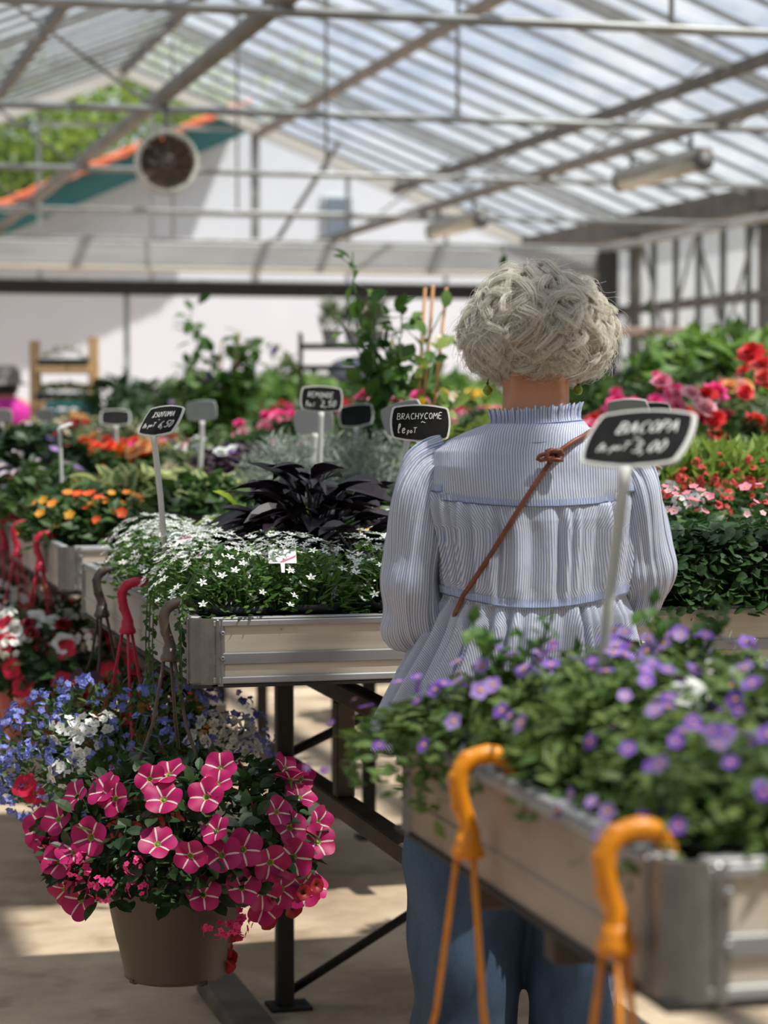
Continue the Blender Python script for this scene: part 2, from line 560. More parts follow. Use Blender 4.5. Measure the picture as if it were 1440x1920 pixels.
# ---------------------------------------------------------------- outside: white gabled building, trees
wall_w = mat('white_render', (.60, .62, .68), .85, 0, (.57, .59, .65), 1)
bl = thing('building', 'white gabled building with orange roof edge and teal fascia beyond the glass', 'building', (6, 36, 0))
AX, AZ, YB = 7.1, 5.90, 36.0
gz = lambda x: AZ - (.44 if x < AX else .385) * abs(x - AX)
m = MB()
poly = [(-1.0, 0), (17, 0), (17, gz(17)), (AX, AZ), (-1.0, gz(-1.0))]
m.prism([(x - 6, z) for x, z in poly], 0, 8)
m.build('wall', wall_w, bl)
for s, xe in ((-1, -2.2), (1, 18.2)):
    a, b2 = (AX - 6, AZ + .02), (xe - 6, gz(xe) + .02)
    MB().prism([a, b2, (b2[0], b2[1] + .2), (a[0], a[1] + .2)], -.75 if s < 0 else 0.02, 8.4).build('roof', mat('slate_green_roof%d' % s, (.05, .11, .11) if s < 0 else (.45, .47, .5), .8), bl)
    if s > 0:
        continue
    MB().prism([(a[0], a[1] - .22), (b2[0], b2[1] - .22), (b2[0], b2[1] + .2), (a[0], a[1] + .2)], -.8, -.74).build('fascia', mat('teal_fascia%d' % s, (.012, .13, .13), .6), bl)
    m = MB()
    for i in range(34):
        f = (i + .5) / 34
        x, z = a[0] + (b2[0] - a[0]) * f, a[1] + (b2[1] - a[1]) * f + .24
        m.bar((x - .2 * s, -.86, z + .088), (x + .2 * s, -.86, z - .088 + .05), .3, .09, bev=.02)
    m.build('verge_tiles', mat('orange_tiles%d' % s, (.85, .2, .09), .7, 0, (.7, .14, .06), 4), bl)
wn = MB().box((2.77, -.02, 4.5), (.52, .08, .72), bev=.01).build('window', mat('window_frame_grey', (.5, .52, .55), .5), bl)
MB().box((2.77, -.075, 4.5), (.42, .03, .62)).build('pane', mat('window_dark', (.14, .17, .22), .2), wn)
lt = MB().box((-1.45, -.18, 3.78), (.3, .3, .22), bev=.05).build('wall_lamp', mat('white_fitting', (.75, .74, .68), .5), bl)

bark = mat('tree_bark', (.09, .065, .045), .9)
tree_leaf = thin_mat('tree_leaf', (.09, .17, .02), (.36, .46, .06), .6, .5)
# ---------------------------------------------------------------- plant library
def leaf_template(curl=.18, fold=.12, wide=.5, n=4):
    """unit leaf along x, width about 1 in y; v runs -1..1 across"""
    xs = np.linspace(0, 1, n + 1)
    v, uv, f = [], [], []
    for i, x in enumerate(xs):
        hw = .5 * math.sin(math.pi * min(1, (x ** (.75 + .5 * wide)) * .97 + .03)) ** .8
        z = -curl * x * x
        for s in (-1, 0, 1):
            v.append((x, s * hw, z + fold * abs(s) * hw))
            uv.append((x, s))
    for i in range(n):
        a, b = i * 3, (i + 1) * 3
        f += [(a, b, b + 1, a + 1), (a + 1, b + 1, b + 2, a + 2)]
    return np.array(v), f, np.array(uv)
LT = leaf_template()
LT_FLAT = leaf_template(.05, .05)
LT_LONG = leaf_template(.35, .2, .3, 5)
LT_LOW = leaf_template(.15, .12, .5, 2)

def norm(a):
    return a / np.maximum(1e-9, np.linalg.norm(a, axis=1, keepdims=True))
def add_leaves(mb, pos, d, up, L, W, tmpl=LT, m=0):
    n = len(pos)
    d = norm(d)
    y = norm(np.cross(up, d))
    z = np.cross(d, y)
    tv, tf, tuv = tmpl
    L = np.broadcast_to(np.asarray(L, float), (n,))[:, None, None]
    W = np.broadcast_to(np.asarray(W, float), (n,))[:, None, None]
    V = pos[:, None, :] + tv[None, :, 0:1] * L * d[:, None, :] + tv[None, :, 1:2] * W * y[:, None, :] + tv[None, :, 2:3] * L * z[:, None, :]
    k = len(tv)
    F = [tuple(i + j * k for i in q) for j in range(n) for q in tf]
    mb.add(V.reshape(-1, 3), F, m, np.tile(tuv, (n, 1)))
def dome(n, Rr, Hh, lo=.45, droop=.0, g=rng):
    """points in a mound of radius Rr and height Hh, with outward directions"""
    th = g.uniform(0, 2 * math.pi, n)
    u = np.sqrt(g.uniform(0, 1, n))
    k = g.uniform(lo, 1, n) ** .6
    x, y = Rr * u * np.cos(th), Rr * u * np.sin(th)
    z = Hh * np.sqrt(np.maximum(0, 1 - u ** 2.4)) * k - droop * u ** 3 * g.uniform(0, 1, n)
    p = np.stack([x, y, z], 1)
    o = np.stack([np.cos(th) * u, np.sin(th) * u, .25 + .9 * (1 - u)], 1)
    return p, norm(o)
def foliage(name, n, Rr, Hh, L, W, mt, tmpl=LT, seed=1, lo=.35, droop=0.0, lift=.2, jit=.6, stems=0, stem_mat=None):
    g = np.random.default_rng(seed)
    mb = MB()
    p, o = dome(n, Rr, Hh, lo, droop, g)
    th = g.uniform(0, 2 * math.pi, n)
    d = o * [1, 1, .3] + np.stack([np.cos(th), np.sin(th), g.normal(lift, .35, n)], 1) * jit
    up = o + g.normal(0, .35, (n, 3)) + [0, 0, .5]
    s = g.uniform(.7, 1.25, n)
    add_leaves(mb, p - norm(d) * (L * .4), d, up, L * s, W * s, tmpl)
    for i in range(stems):
        q = p[g.integers(n)]
        mb.tube([(q[0] * .2, q[1] * .2, -.02), (q[0] * .7, q[1] * .7, q[2] * .6), tuple(q)], .0018, 4, 1 if stem_mat else 0)
    return mb.data(name, [mt, stem_mat] if stem_mat else mt)
def star_flower(n, Rr, wpet, mats, cup=.25, centre=.18, tmpl=LT_FLAT, layers=1, tilt=.15, cz=.0):
    mb = MB()
    for l in range(layers):
        k = n
        a = np.arange(k) * 2 * math.pi / k + l * math.pi / k
        rr = Rr * (1 - .22 * l)
        cl = cup + .55 * l
        d = np.stack([np.cos(a), np.sin(a), np.full(k, cl)], 1)
        up = np.stack([-np.cos(a) * cl, -np.sin(a) * cl, np.ones(k)], 1)
        pos = np.stack([np.cos(a) * rr * .06, np.sin(a) * rr * .06, np.full(k, .004 * l)], 1)
        add_leaves(mb, pos, d, up, rr, wpet * (1 - .15 * l), tmpl)
    if centre:
        mb.ball((0, 0, cz + Rr * .06), (Rr * centre, Rr * centre, Rr * centre * .7), 7, 5, 1)
    return mb
def trumpet(Rr, depth, lobes=5, seg=50, lobe=.2, ruffle=.06, flare=2.2, seed=0):
    """petunia: funnel with a lobed, slightly ruffled limb and a slim tube; u runs round, v from throat to edge"""
    g = np.random.default_rng(seed)
    ph = g.uniform(0, 6)
    mb = MB()
    rs = [.07, .12, .2, .35, .55, .78, 1.0]
    v, uv = [], []
    for r in rs:
        for j in range(seg + 1):
            a = 2 * math.pi * j / seg
            e = 1 + (lobe * (abs(math.cos(a * lobes / 2)) - .6) * r ** 2)
            z = -depth * (1 - min(1, r) ** (1 / flare)) + Rr * ruffle * r ** 3 * math.sin(a * lobes + ph) - Rr * .1 * r ** 3
            v.append((Rr * r * e * math.cos(a), Rr * r * e * math.sin(a), z))
            uv.append((j / seg, r))
    k = len(rs)
    f = [(i * (seg + 1) + j, i * (seg + 1) + j + 1, (i + 1) * (seg + 1) + j + 1, (i + 1) * (seg + 1) + j) for i in range(k - 1) for j in range(seg)]
    mb.add(v, f, 0, uv)
    mb.tube([(0, 0, -depth * .62), (0, 0, -depth * 1.0), (Rr * .1, 0, -depth * 1.5)], [Rr * .12, Rr * .08, Rr * .06], 8, 1)
    return mb
def cluster(floret_v, n, Rr, Hh, seed=0):
    """a head of small florets (one flower head)"""
    g = np.random.default_rng(seed)
    mb = MB()
    p, o = dome(n, Rr, Hh, .9, .0, g)
    for i in range(n):
        zq = Vector(o[i] + g.normal(0, .25, 3)).normalized()
        M = np.array(zq.to_track_quat('Z', 'Y').to_matrix() @ Matrix.Rotation(g.uniform(0, 6), 3, 'Z'))
        for v, (f0, f1), mi in floret_v:
            mb.add(v @ M.T + p[i], f0, mi)
    return mb
def floret_of(mb):
    out, fi, base = [], 0, 0
    v = np.concatenate(mb.v)
    return [(v, ([q for q, mm in zip(mb.f, mb.m) if mm == mi], None), mi) for mi in sorted(set(mb.m))]

# leaf materials
lf_bright = thin_mat('leaf_fresh_green', (.035, .11, .018), (.12, .23, .035), .5, .35)
lf_mid = thin_mat('leaf_mid_green', (.025, .075, .016), (.085, .16, .035), .5, .3)
lf_deep = thin_mat('leaf_deep_green', (.014, .04, .012), (.045, .095, .025), .45, .25)
lf_basket_shaded = thin_mat('leaf_basket_shaded_green', (.010, .032, .009), (.036, .08, .02), .5, .25)  # deep green darkened, the basket's weaker light put into the leaf colour
lf_spring = thin_mat('leaf_spring_green', (.10, .22, .03), (.22, .36, .06), .5, .4)
lf_lime = thin_mat('leaf_lime', (.28, .40, .03), (.46, .56, .06), .5, .45)
lf_yellowgreen = thin_mat('leaf_yellow_green', (.17, .28, .04), (.32, .42, .09), .5, .4)
lf_silver = thin_mat('leaf_silver', (.26, .31, .27), (.46, .50, .44), .8, .25)
lf_variegated = thin_mat('leaf_variegated', (.12, .19, .05), (.22, .29, .09), .5, .4, edge=(.58, .60, .27))
lf_black = thin_mat('leaf_black_purple', (.008, .004, .008), (.022, .011, .02), .42, .08)
lf_plum = thin_mat('leaf_plum', (.035, .014, .03), (.09, .05, .075), .6, .2)
lf_dusty = thin_mat('leaf_dusty', (.12, .17, .07), (.24, .29, .12), .6, .35)
stem_green = mat('stem_green', (.06, .13, .03), .6)
cane = mat('bamboo_cane', (.55, .28, .09), .6, 0, (.4, .2, .07), 30)
# petals
def petal(name, c, c2=None, tr=.3):
    return thin_mat('petal_' + name, c, c2 or tuple(min(1, q * 1.25 + .01) for q in c), .55, tr)
pt = {
    'white': petal('white', (.80, .81, .78), (.9, .9, .88)),
    'cream': petal('cream', (.75, .70, .52)),
    'red': petal('red', (.62, .012, .018), (.78, .03, .03)),
    'darkred': petal('dark_red', (.22, .004, .012), (.4, .008, .02)),
    'orange': petal('orange', (.95, .22, .02), (1, .32, .03)),
    'redorange': petal('red_orange', (.90, .07, .015), (.98, .11, .02)),
    'yellow': petal('yellow', (.9, .56, .02), (.95, .68, .04)),
    'amber': petal('amber', (.62, .27, .02), (.85, .42, .04)),
    'apricot': petal('apricot', (.85, .42, .14), (.9, .5, .2)),
    'pink': petal('pink', (.82, .2, .34), (.9, .33, .45)),
    'palepink': petal('pale_pink', (.85, .42, .5), (.9, .55, .6)),
    'hotpink': petal('hot_pink', (.80, .03, .22), (.86, .06, .3)),
    'magenta': petal('magenta', (.62, .02, .38), (.75, .05, .48)),
    'coral': petal('coral', (.66, .05, .045), (.76, .10, .08)),
    'purple': petal('purple', (.17, .06, .48), (.30, .14, .62)),
    'lilac': petal('lilac', (.32, .19, .58), (.45, .30, .68)),
    'blue': petal('blue', (.16, .2, .62), (.30, .34, .8)),
    'violet': petal('violet', (.10, .03, .36), (.16, .05, .45)),
    'maroon': petal('maroon', (.03, .006, .018), (.06, .01, .03)),
}
eye_y = mat('flower_eye_yellow', (.8, .42, .03), .6)
eye_g = mat('flower_eye_green', (.35, .45, .08), .6)
eye_d = mat('flower_eye_dark', (.05, .01, .01), .6)
calyx = mat('calyx_green', (.13, .2, .04), .6)

def star_petunia(name, c1, c2, ray, throat):
    m, t, o = new_mat(name)
    u = N(t, 'ShaderNodeTexCoord')
    sp = N(t, 'ShaderNodeSeparateXYZ')
    t.links.new(u.outputs['UV'], sp.inputs[0])
    def M(op, a, b=None):
        n = N(t, 'ShaderNodeMath', operation=op)
        for i, q in enumerate((a, b)):
            if q is None:
                continue
            if isinstance(q, (int, float)):
                n.inputs[i].default_value = q
            else:
                t.links.new(q, n.inputs[i])
        return n.outputs[0]
    d = M('ABSOLUTE', M('SUBTRACT', M('FRACT', M('MULTIPLY', sp.outputs[0], 5.0)), .5))
    half = M('MULTIPLY', M('SUBTRACT', 1.06, sp.outputs[1]), .13)
    inray = M('LESS_THAN', d, M('ADD', half, .012))
    nz = N(t, 'ShaderNodeTexNoise', i_Scale=40.0)
    t.links.new(u.outputs['Object'], nz.inputs['Vector'])
    base = N(t, 'ShaderNodeMixRGB')
    base.inputs[1].default_value, base.inputs[2].default_value = rgba(c1), rgba(c2)
    t.links.new(nz.outputs['Fac'], base.inputs[0])
    mx = N(t, 'ShaderNodeMixRGB')
    t.links.new(inray, mx.inputs[0])
    t.links.new(base.outputs[0], mx.inputs[1])
    mx.inputs[2].default_value = rgba(ray)
    th = N(t, 'ShaderNodeMixRGB')
    t.links.new(M('LESS_THAN', sp.outputs[1], .2), th.inputs[0])
    t.links.new(mx.outputs[0], th.inputs[1])
    th.inputs[2].default_value = rgba(throat)
    b = N(t, 'ShaderNodeBsdfPrincipled', i_Roughness=.55)
    tr = N(t, 'ShaderNodeBsdfTranslucent')
    mix = N(t, 'ShaderNodeMixShader')
    mix.inputs[0].default_value = .3
    t.links.new(th.outputs[0], b.inputs['Base Color'])
    t.links.new(th.outputs[0], tr.inputs[0])
    t.links.new(b.outputs[0], mix.inputs[1])
    t.links.new(tr.outputs[0], mix.inputs[2])
    t.links.new(mix.outputs[0], o.inputs['Surface'])
    return m
pet_star = star_petunia('petal_star_petunia', (.54, .004, .085), (.40, .007, .16), (.78, .68, .62), (.38, .36, .06))
pet_red = star_petunia('petal_red_petunia', (.66, .01, .05), (.52, .008, .05), (.66, .02, .08), (.3, .16, .05))
pet_dark = star_petunia('petal_dark_bells', (.36, .006, .012), (.26, .004, .012), (.34, .006, .012), (.03, .006, .006))

FL = {}
for k in range(3):
    FL['petunia%d' % k] = trumpet(.034, .022, seed=k, ruffle=.05 + .03 * k).data('petunia', [pet_star, calyx], True)
    FL['redpetunia%d' % k] = trumpet(.034, .02, seed=k + 5).data('red_petunia', [pet_red, calyx], True)
    FL['whitepetunia%d' % k] = trumpet(.03, .02, seed=k + 9, ruffle=.12).data('white_petunia', [pt['white'], calyx], True)
FL['bell'] = trumpet(.016, .014, lobe=.1, seg=20).data('bell', [pet_dark, calyx], True)
FL['isotoma'] = star_flower(5, .0094, .0042, None, .12, .15).data('star_blossom', [pt['white'], eye_g])
FL['isotoma2'] = star_flower(5, .0090, .0044, None, .35, .15).data('star_blossom', [pt['white'], eye_g])
for c in ('purple', 'lilac', 'white', 'magenta'):
    FL['bacopa_' + c] = star_flower(5, .0115, .0112, None, .22, .24).data('bacopa_blossom', [pt[c], eye_y])
for c in pt:
    FL['simple_' + c] = star_flower(5, .019, .018, None, .3, .2).data('open_flower', [pt[c], eye_y])
    FL['double_' + c] = star_flower(7, .034, .03, None, .22, .12, layers=4).data('double_flower', [pt[c], pt[c]])
FL['daisy'] = star_flower(11, .018, .007, None, .1, .3).data('daisy', [pt['white'], eye_y])
_fl = floret_of(star_flower(5, .0068, .0062, None, .2, .16))
_fb = floret_of(star_flower(5, .010, .009, None, .3, .16))
FL['verbena'] = cluster(_fl, 17, .028, .016, 3).data('verbena_head', [pt['hotpink'], eye_d])
FL['verbena2'] = cluster(_fl, 13, .024, .016, 4).data('verbena_head', [pt['hotpink'], eye_d])
FL['whitehead'] = cluster(_fb, 15, .028, .022, 5).data('white_flower_head', [pt['white'], eye_g])
FL['creamhead'] = cluster(_fb, 12, .028, .02, 6).data('cream_flower_head', [pt['cream'], eye_y])
FL['pinkhead'] = cluster(_fb, 10, .024, .02, 7).data('pink_flower_head', [pt['palepink'], eye_y])
FL['lobelia'] = cluster(_fl, 6, .016, .010, 8).data('lobelia_blossom', [pt['blue'], pt['white']])
FL['lobelia2'] = cluster(_fl, 4, .013, .010, 9).data('lobelia_blossom', [pt['blue'], pt['white']])
FL['violetbloom'] = cluster(_fl, 4, .012, .008, 10).data('violet_blossom', [pt['violet'], pt['violet']])
FL['spike_coral'] = cluster(_fb, 7, .012, .04, 11).data('flower_spike', [pt['coral'], eye_y])
FL['diascia'] = cluster(floret_of(star_flower(5, .0115, .011, None, .25, .16)), 2, .012, .01, 12).data('coral_blossom', [pt['coral'], eye_d])
FL['pansy'] = star_flower(5, .024, .026, None, .1, .12).data('pansy', [pt['maroon'], eye_y])

pot_black = mat('pot_black', (.012, .012, .012), .5)
pot_brown = mat('pot_brown', (.055, .036, .026), .5, 0, (.044, .029, .021), 6)
pot_red = mat('pot_red', (.26, .006, .010), .45)
pot_grey = mat('pot_grey', (.06, .06, .065), .5)
soil = mat('potting_soil', (.022, .015, .01), .95, bump=.4, scale=60)
def pot_data(name, r1, r2, h, mt, wall=.004):
    m = MB().lathe([(0, 0), (r1 * .95, 0), (r1, .006), (r2 * .985, h * .86), (r2, h * .86), (r2 * 1.03, h * .87), (r2 * 1.03, h), (r2 * .97, h), (r2 * .95, h * .9)], 26)
    m.lathe([(r2 * .955, h * .9), (r2 * .5, h * .91), (0, h * .92)], 26, m=1)
    return m.data(name, [mt, soil], True)
POT = pot_data('pot', .052, .066, .115, pot_black)
POTG = pot_data('pot', .052, .066, .115, pot_grey)

def orient(nrm):
    q = Vector(nrm).normalized().to_track_quat('Z', 'Y')
    return (q.to_matrix() @ Matrix.Rotation(random.uniform(0, 6.28), 3, 'Z')).to_euler()
def put_flowers(root, kinds, n, Rr, Hh, z0=0.0, name='flower', up=.6, smin=.8, smax=1.15, lo=.85, out=1.0, droop=0.0, lift=.008, face=None):
    p, o = dome(n, Rr, Hh, lo, droop)
    if face is not None:
        face = Matrix.Rotation(-root.rotation_euler.z, 3, 'Z') @ Vector(face)
    for i in range(n):
        nm = o[i] * [out, out, 1] + np.array([0, 0, up]) + rng.normal(0, .25, 3)
        if face is not None:
            nm = nm + np.array(face)
        q = p[i] + norm(o[i:i + 1])[0] * lift
        ob(name, FL[random.choice(kinds)], root, (q[0], q[1], q[2] + z0), orient(nm), random.uniform(smin, smax))
PLANT_N = [0]
def plant(name, label, cat, loc, fol, z0, kinds=(), n=0, Rr=.1, Hh=.1, pot=POT, group=None, scale=1.0, fname='flower', pot_s=1.0, **k):
    r = thing(name, label, cat, loc, random.uniform(0, 6.28), group)
    r.scale = (scale,) * 3
    if pot:
        ob('pot', pot, r, scale=pot_s)
    ob('foliage', fol, r, (0, 0, z0))
    if n:
        put_flowers(r, kinds, n, Rr, Hh, z0, fname, **k)
    return r
ORD = ['first', 'second', 'third', 'fourth', 'fifth', 'sixth', 'seventh', 'eighth', 'ninth', 'tenth']
# ---------------------------------------------------------------- rolling benches
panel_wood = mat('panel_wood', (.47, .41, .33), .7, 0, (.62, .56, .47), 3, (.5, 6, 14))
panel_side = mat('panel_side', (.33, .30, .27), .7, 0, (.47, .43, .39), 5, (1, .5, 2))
panel_alu = mat('panel_alu', (.34, .335, .34), .55, .3, (.26, .255, .26), 3, (.4, 4, 9))
panel_worn = mat('panel_worn', (.27, .20, .15), .75, 0, (.40, .32, .26), 3.2, (1, .8, 2.5))
corner_alu = mat('corner_alu', (.26, .255, .25), .38, .6, (.2, .195, .19), 30)
frame_dark = mat('frame_dark', (.055, .043, .034), .75, .1, (.11, .085, .065), 7)
frame_black = mat('frame_black', (.018, .016, .015), .7, .1)
screw_m = mat('screw', (.30, .30, .31), .5, .6)
TZ0, TZ1 = H - .5065, H - .389       # tray bottom and rim
tray_in = mat('tray_inside', (.10, .085, .07), .9)

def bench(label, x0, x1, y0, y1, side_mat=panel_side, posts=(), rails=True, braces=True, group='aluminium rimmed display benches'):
    r = thing('display_bench', label, 'bench', (x0, y0, 0), 0, group)
    W, L, h = x1 - x0, y1 - y0, TZ1 - TZ0
    T = .022
    ob_ = lambda m, n, mt, par=r, sm=False: m.build(n, mt, par, sm)
    for nm, yy, s in (('front_panel', T / 2, -1), ('back_panel', L - T / 2, 1)):
        m = MB()
        m.box((W / 2, yy, TZ0 + h / 2), (W - .07, T * .8, h), 0)
        f = yy + s * (T * .4 + .0025)
        m.box((W / 2, f, TZ1 - .006), (W - .07, .006, .012), 1, bev=.002)
        m.box((W / 2, f, TZ0 + .0065), (W - .07, .006, .013), 1, bev=.002)
        m.box((W / 2, f - s * .0005, TZ0 + .046), (W - .07, .0045, .022), 1, bev=.002)
        m.box((W / 2, yy, TZ1 + .002), (W - .07, T, .005), 1, bev=.002)
        pn = ob_(m, nm, [panel_wood, panel_alu])
        if s < 0:
            for xx in (.053, W - .053):
                for zz in (TZ1 - .024, TZ0 + .047):
                    q = MB()
                    q.lathe([(0, .0012), (.0016, .0012), (.0018, .0034), (.0034, .0032), (.0050, .001), (.0052, -.002)], 16)
                    q.v = [a @ np.array(Matrix.Rotation(math.pi / 2, 3, 'X')).T for a in q.v]
                    o = ob('screw', q.data('screw', screw_m, True), pn, (xx, f - .003, zz))
    for s, xx in ((-1, T / 2), (1, W - T / 2)):
        m = MB()
        m.box((xx, L / 2, TZ0 + h / 2), (T * .8, L - .07, h), 0)
        m.box((xx, L / 2, TZ1 + .002), (T, L - .07, .005), 1, bev=.002)
        m.box((xx + s * T * .45, L / 2, TZ1 - .006), (.005, L - .07, .012), 1, bev=.002)
        m.box((xx + s * T * .45, L / 2, TZ0 + .036), (.0035, L - .07, .006), 0, bev=.001)
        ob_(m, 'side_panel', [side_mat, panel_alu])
    for cx in (0, W):
        for cy in (0, L):
            sx, sy = (1 if cx == 0 else -1), (1 if cy == 0 else -1)
            m = MB()
            pts = []
            for i in range(9):
                a = i / 8 * math.pi / 2
                pts.append((.034 - .036 * math.cos(a), .034 - .036 * math.sin(a)))
            pts = [(-.004, .052), (-.002, .044)] + pts + [(.044, -.002), (.052, -.004)]
            inner = [(x + .006, y + .006) for x, y in pts]
            n = len(pts)
            vs = [(cx + sx * x, cy + sy * y, z) for z in (TZ0 - .004, TZ1 + .003) for x, y in pts + inner]
            k = 2 * n
            fs = []
            for i in range(n - 1):
                fs += [(i, i + 1, k + i + 1, k + i), (n + i + 1, n + i, k + n + i, k + n + i + 1),
                       (k + i, k + i + 1, k + n + i + 1, k + n + i), (i + 1, i, n + i, n + i + 1)]
            fs += [(0, k, k + n, n), (n - 1, 2 * n - 1, k + 2 * n - 1, k + n - 1)]
            m.add(vs, fs)
            for q in (pts[1], pts[-2]):
                m.bar((cx + sx * q[0], cy + sy * q[1], TZ0), (cx + sx * q[0], cy + sy * q[1], TZ1 + .002), .007, bev=.002)
            ob_(m, 'corner_post', corner_alu)
    ob_(MB().box((W / 2, L / 2, TZ0 + .012), (W - .03, L - .03, .02)), 'tray_floor', tray_in)
    ob_(MB().box((W / 2, L / 2, TZ0 - .004), (W + .004, L + .004, .006)), 'tray_edge', frame_black)
    # trestle under the tray: two lengthways frames of an upper and a lower rail
    for fx in (.44, W - .44):
        m = MB()
        m.box((fx, L / 2, .841), (.042, L - .04, .042), bev=.004)
        ob_(m, 'upper_rail', frame_dark)
        for yy in posts or (.3, L - .3):
            short = posts and yy < 1.0
            ob_(MB().box((fx, yy, (.82 + (.613 if short else .006)) / 2), (.041, .041, .82 - (.613 if short else .006)), bev=.004), 'leg', frame_dark if short else frame_black)
            if not short:
                ob_(MB().box((fx + .01, yy, .004), (.1, .09, .008)), 'foot_plate', frame_black)
        if rails:
            ob_(MB().box((fx, L / 2 + .05, .593), (.05, L + .1, .04), bev=.004), 'lower_rail', frame_dark)
    for yy in (L * .55, L - .12):
        ob_(MB().box((W / 2, yy, .902), (W - .12, .04, .08), bev=.004), 'cross_bearer', frame_dark)
    if braces:
        yy = (posts[-1] if posts else L - .3) + .03
        for p, q in (((.36, .57), (1.10, .90)), ((.44, .02), (W - .5, .40)), ):
            ob_(MB().tube([(p[0], yy, p[1]), (q[0], yy, q[1])], .012, 8), 'brace', frame_black, r, True)
    return r

XB0, XB1 = .735, 2.34
bench('worn display bench in the right foreground, filled with purple flowers', XB0 - .008, XB1, 1.80, 2.68, panel_worn, rails=False, braces=False)
bench('wooden panelled display bench in front of the shopper, holding white star flowers', XB0, XB1, 4.13, 5.72, panel_side, (.64, 1.24))
bench('second display bench of the row, with three red hooks on its side', .765, 2.36, 6.38, 7.9, panel_side, (.06 + 1.0, 1.5), braces=False)
for k, y in enumerate((8.9, 11.3, 13.7)):
    bench('blurred display bench, number %s of the left row beyond the red hooks' % ('three', 'four', 'five')[k], .78, 2.36, y, y + 1.5, braces=False)
for k, y in enumerate((6.4, 8.9, 11.3, 13.7)):
    bench('blurred display bench, %s of the right row, under the big red flowers' % ('nearest', 'second', 'third', 'fourth')[k], 2.95, 4.5, y, y + 1.5, braces=False)
for k, y in enumerate((11.4, 13.7)):
    bench('blurred display bench below bright green bushes on the far right, %s one' % ('nearer', 'farther')[k], 5.1, 6.6, y, y + 1.7, braces=False)
# long dark kerb lying on the floor beneath the benches
tag(MB().box((1.045, 3.6, .022), (.1, 3.95, .044), bev=.006).build('floor_rail', mat('kerb', (.10, .085, .07), .9, 0, (.16, .135, .11), 9)), 'flat dark rail lying on the floor under the white flower bench', 'rail')

# ---------------------------------------------------------------- hanging baskets
def hook_mesh(mt_seed=0):
    m = MB()
    pts = [(-.030, -.074), (-.030, -.058), (-.037, -.037), (-.0410, -.014), (-.037, .003), (-.024, .0135), (-.006, .0165), (.009, .011), (.0175, -.001), (.018, -.012)]
    # smooth the cane with extra points
    P = []
    for i in range(len(pts) - 1):
        for k in range(3):
            p0, p1, p2, p3 = (np.array(pts[max(0, min(len(pts) - 1, i + j))]) for j in (-1, 0, 1, 2))
            u = k / 3
            P.append(.5 * ((2 * p1) + (-p0 + p2) * u + (2 * p0 - 5 * p1 + 4 * p2 - p3) * u * u + (-p0 + 3 * p1 - 3 * p2 + p3) * u ** 3))
    P.append(np.array(pts[-1]))
    n = len(P)
    rad = [.0125 if i < 3 else .0100 if i < n * .75 else .0086 for i in range(n)]
    m.tube([(x, 0, z) for x, z in P], rad, 10)
    m.lathe([(0, .016), (.013, .014), (.0135, .004), (.017, -.002), (.0185, -.008), (.016, -.012), (0, -.012)], 14, (-.030, 0, -.08))
    for i in range(4):                     # moulded ribs on the cane
        q = P[6 + i * 4]
        m.tube([(q[0] - .001, -.0065, q[1]), (q[0] - .001, .0065, q[1])], .0102, 8)
    return m
def basket(label, y, mt, pot_mt, z_rim, pot_r, pot_h, n_str=3, x_edge=XB0, dx=0.0, pots=True, rot=.6, off=(0, 0)):
    """origin on the bench rim where the hook sits"""
    r = thing('hanging_basket', label, 'hanging basket', (x_edge + .003, y, TZ1 + .008), 0, 'baskets hooked over the bench rims')
    hk = hook_mesh().build('hook', mt, r, True)
    zr = z_rim - (TZ1 + .008)
    for i in range(n_str):
        a = rot + i * 2 * math.pi / n_str
        p0 = Vector((-.030 + .011 * math.cos(a), .011 * math.sin(a), -.088))
        p1 = Vector((-.030 + dx + off[0] + pot_r * .98 * math.cos(a), off[1] + pot_r * .98 * math.sin(a), zr))
        mid = p0.lerp(p1, .3) + Vector((-math.cos(a), -math.sin(a), 0)) * .012
        MB().tube([p0, p0.lerp(mid, .5), mid, p0.lerp(p1, .65) , p1], [.0034] * 4 + [.003], 6).build('string', mt, hk, True)
    c = (-.030 + dx + off[0], off[1], zr - pot_h)
    m = MB()
    R2 = pot_r
    m.lathe([(0, 0), (R2 * .66, 0), (R2 * .70, .004), (R2 * .70, .012), (R2 * .78, pot_h * .33), (R2 * .80, pot_h * .36), (R2 * .93, pot_h * .80), (R2 * .955, pot_h * .84), (R2 * .965, pot_h * .97), (R2 * 1.02, pot_h * .975), (R2 * 1.03, pot_h), (R2 * .97, pot_h), (R2 * .95, pot_h * .9)], 40)
    m.lathe([(R2 * .955, pot_h * .9), (0, pot_h * .93)], 40, m=1)
    for i in range(4):
        a = i * math.pi / 2 + .4
        m.box((R2 * .655 * math.cos(a), R2 * .655 * math.sin(a), .004), (.014, .02, .012), 0, np.array(Matrix.Rotation(a, 3, 'Z')), .003)
    m.build('pot', [pot_mt, soil], r, True, c)
    return r, Vector((c[0], c[1], zr))

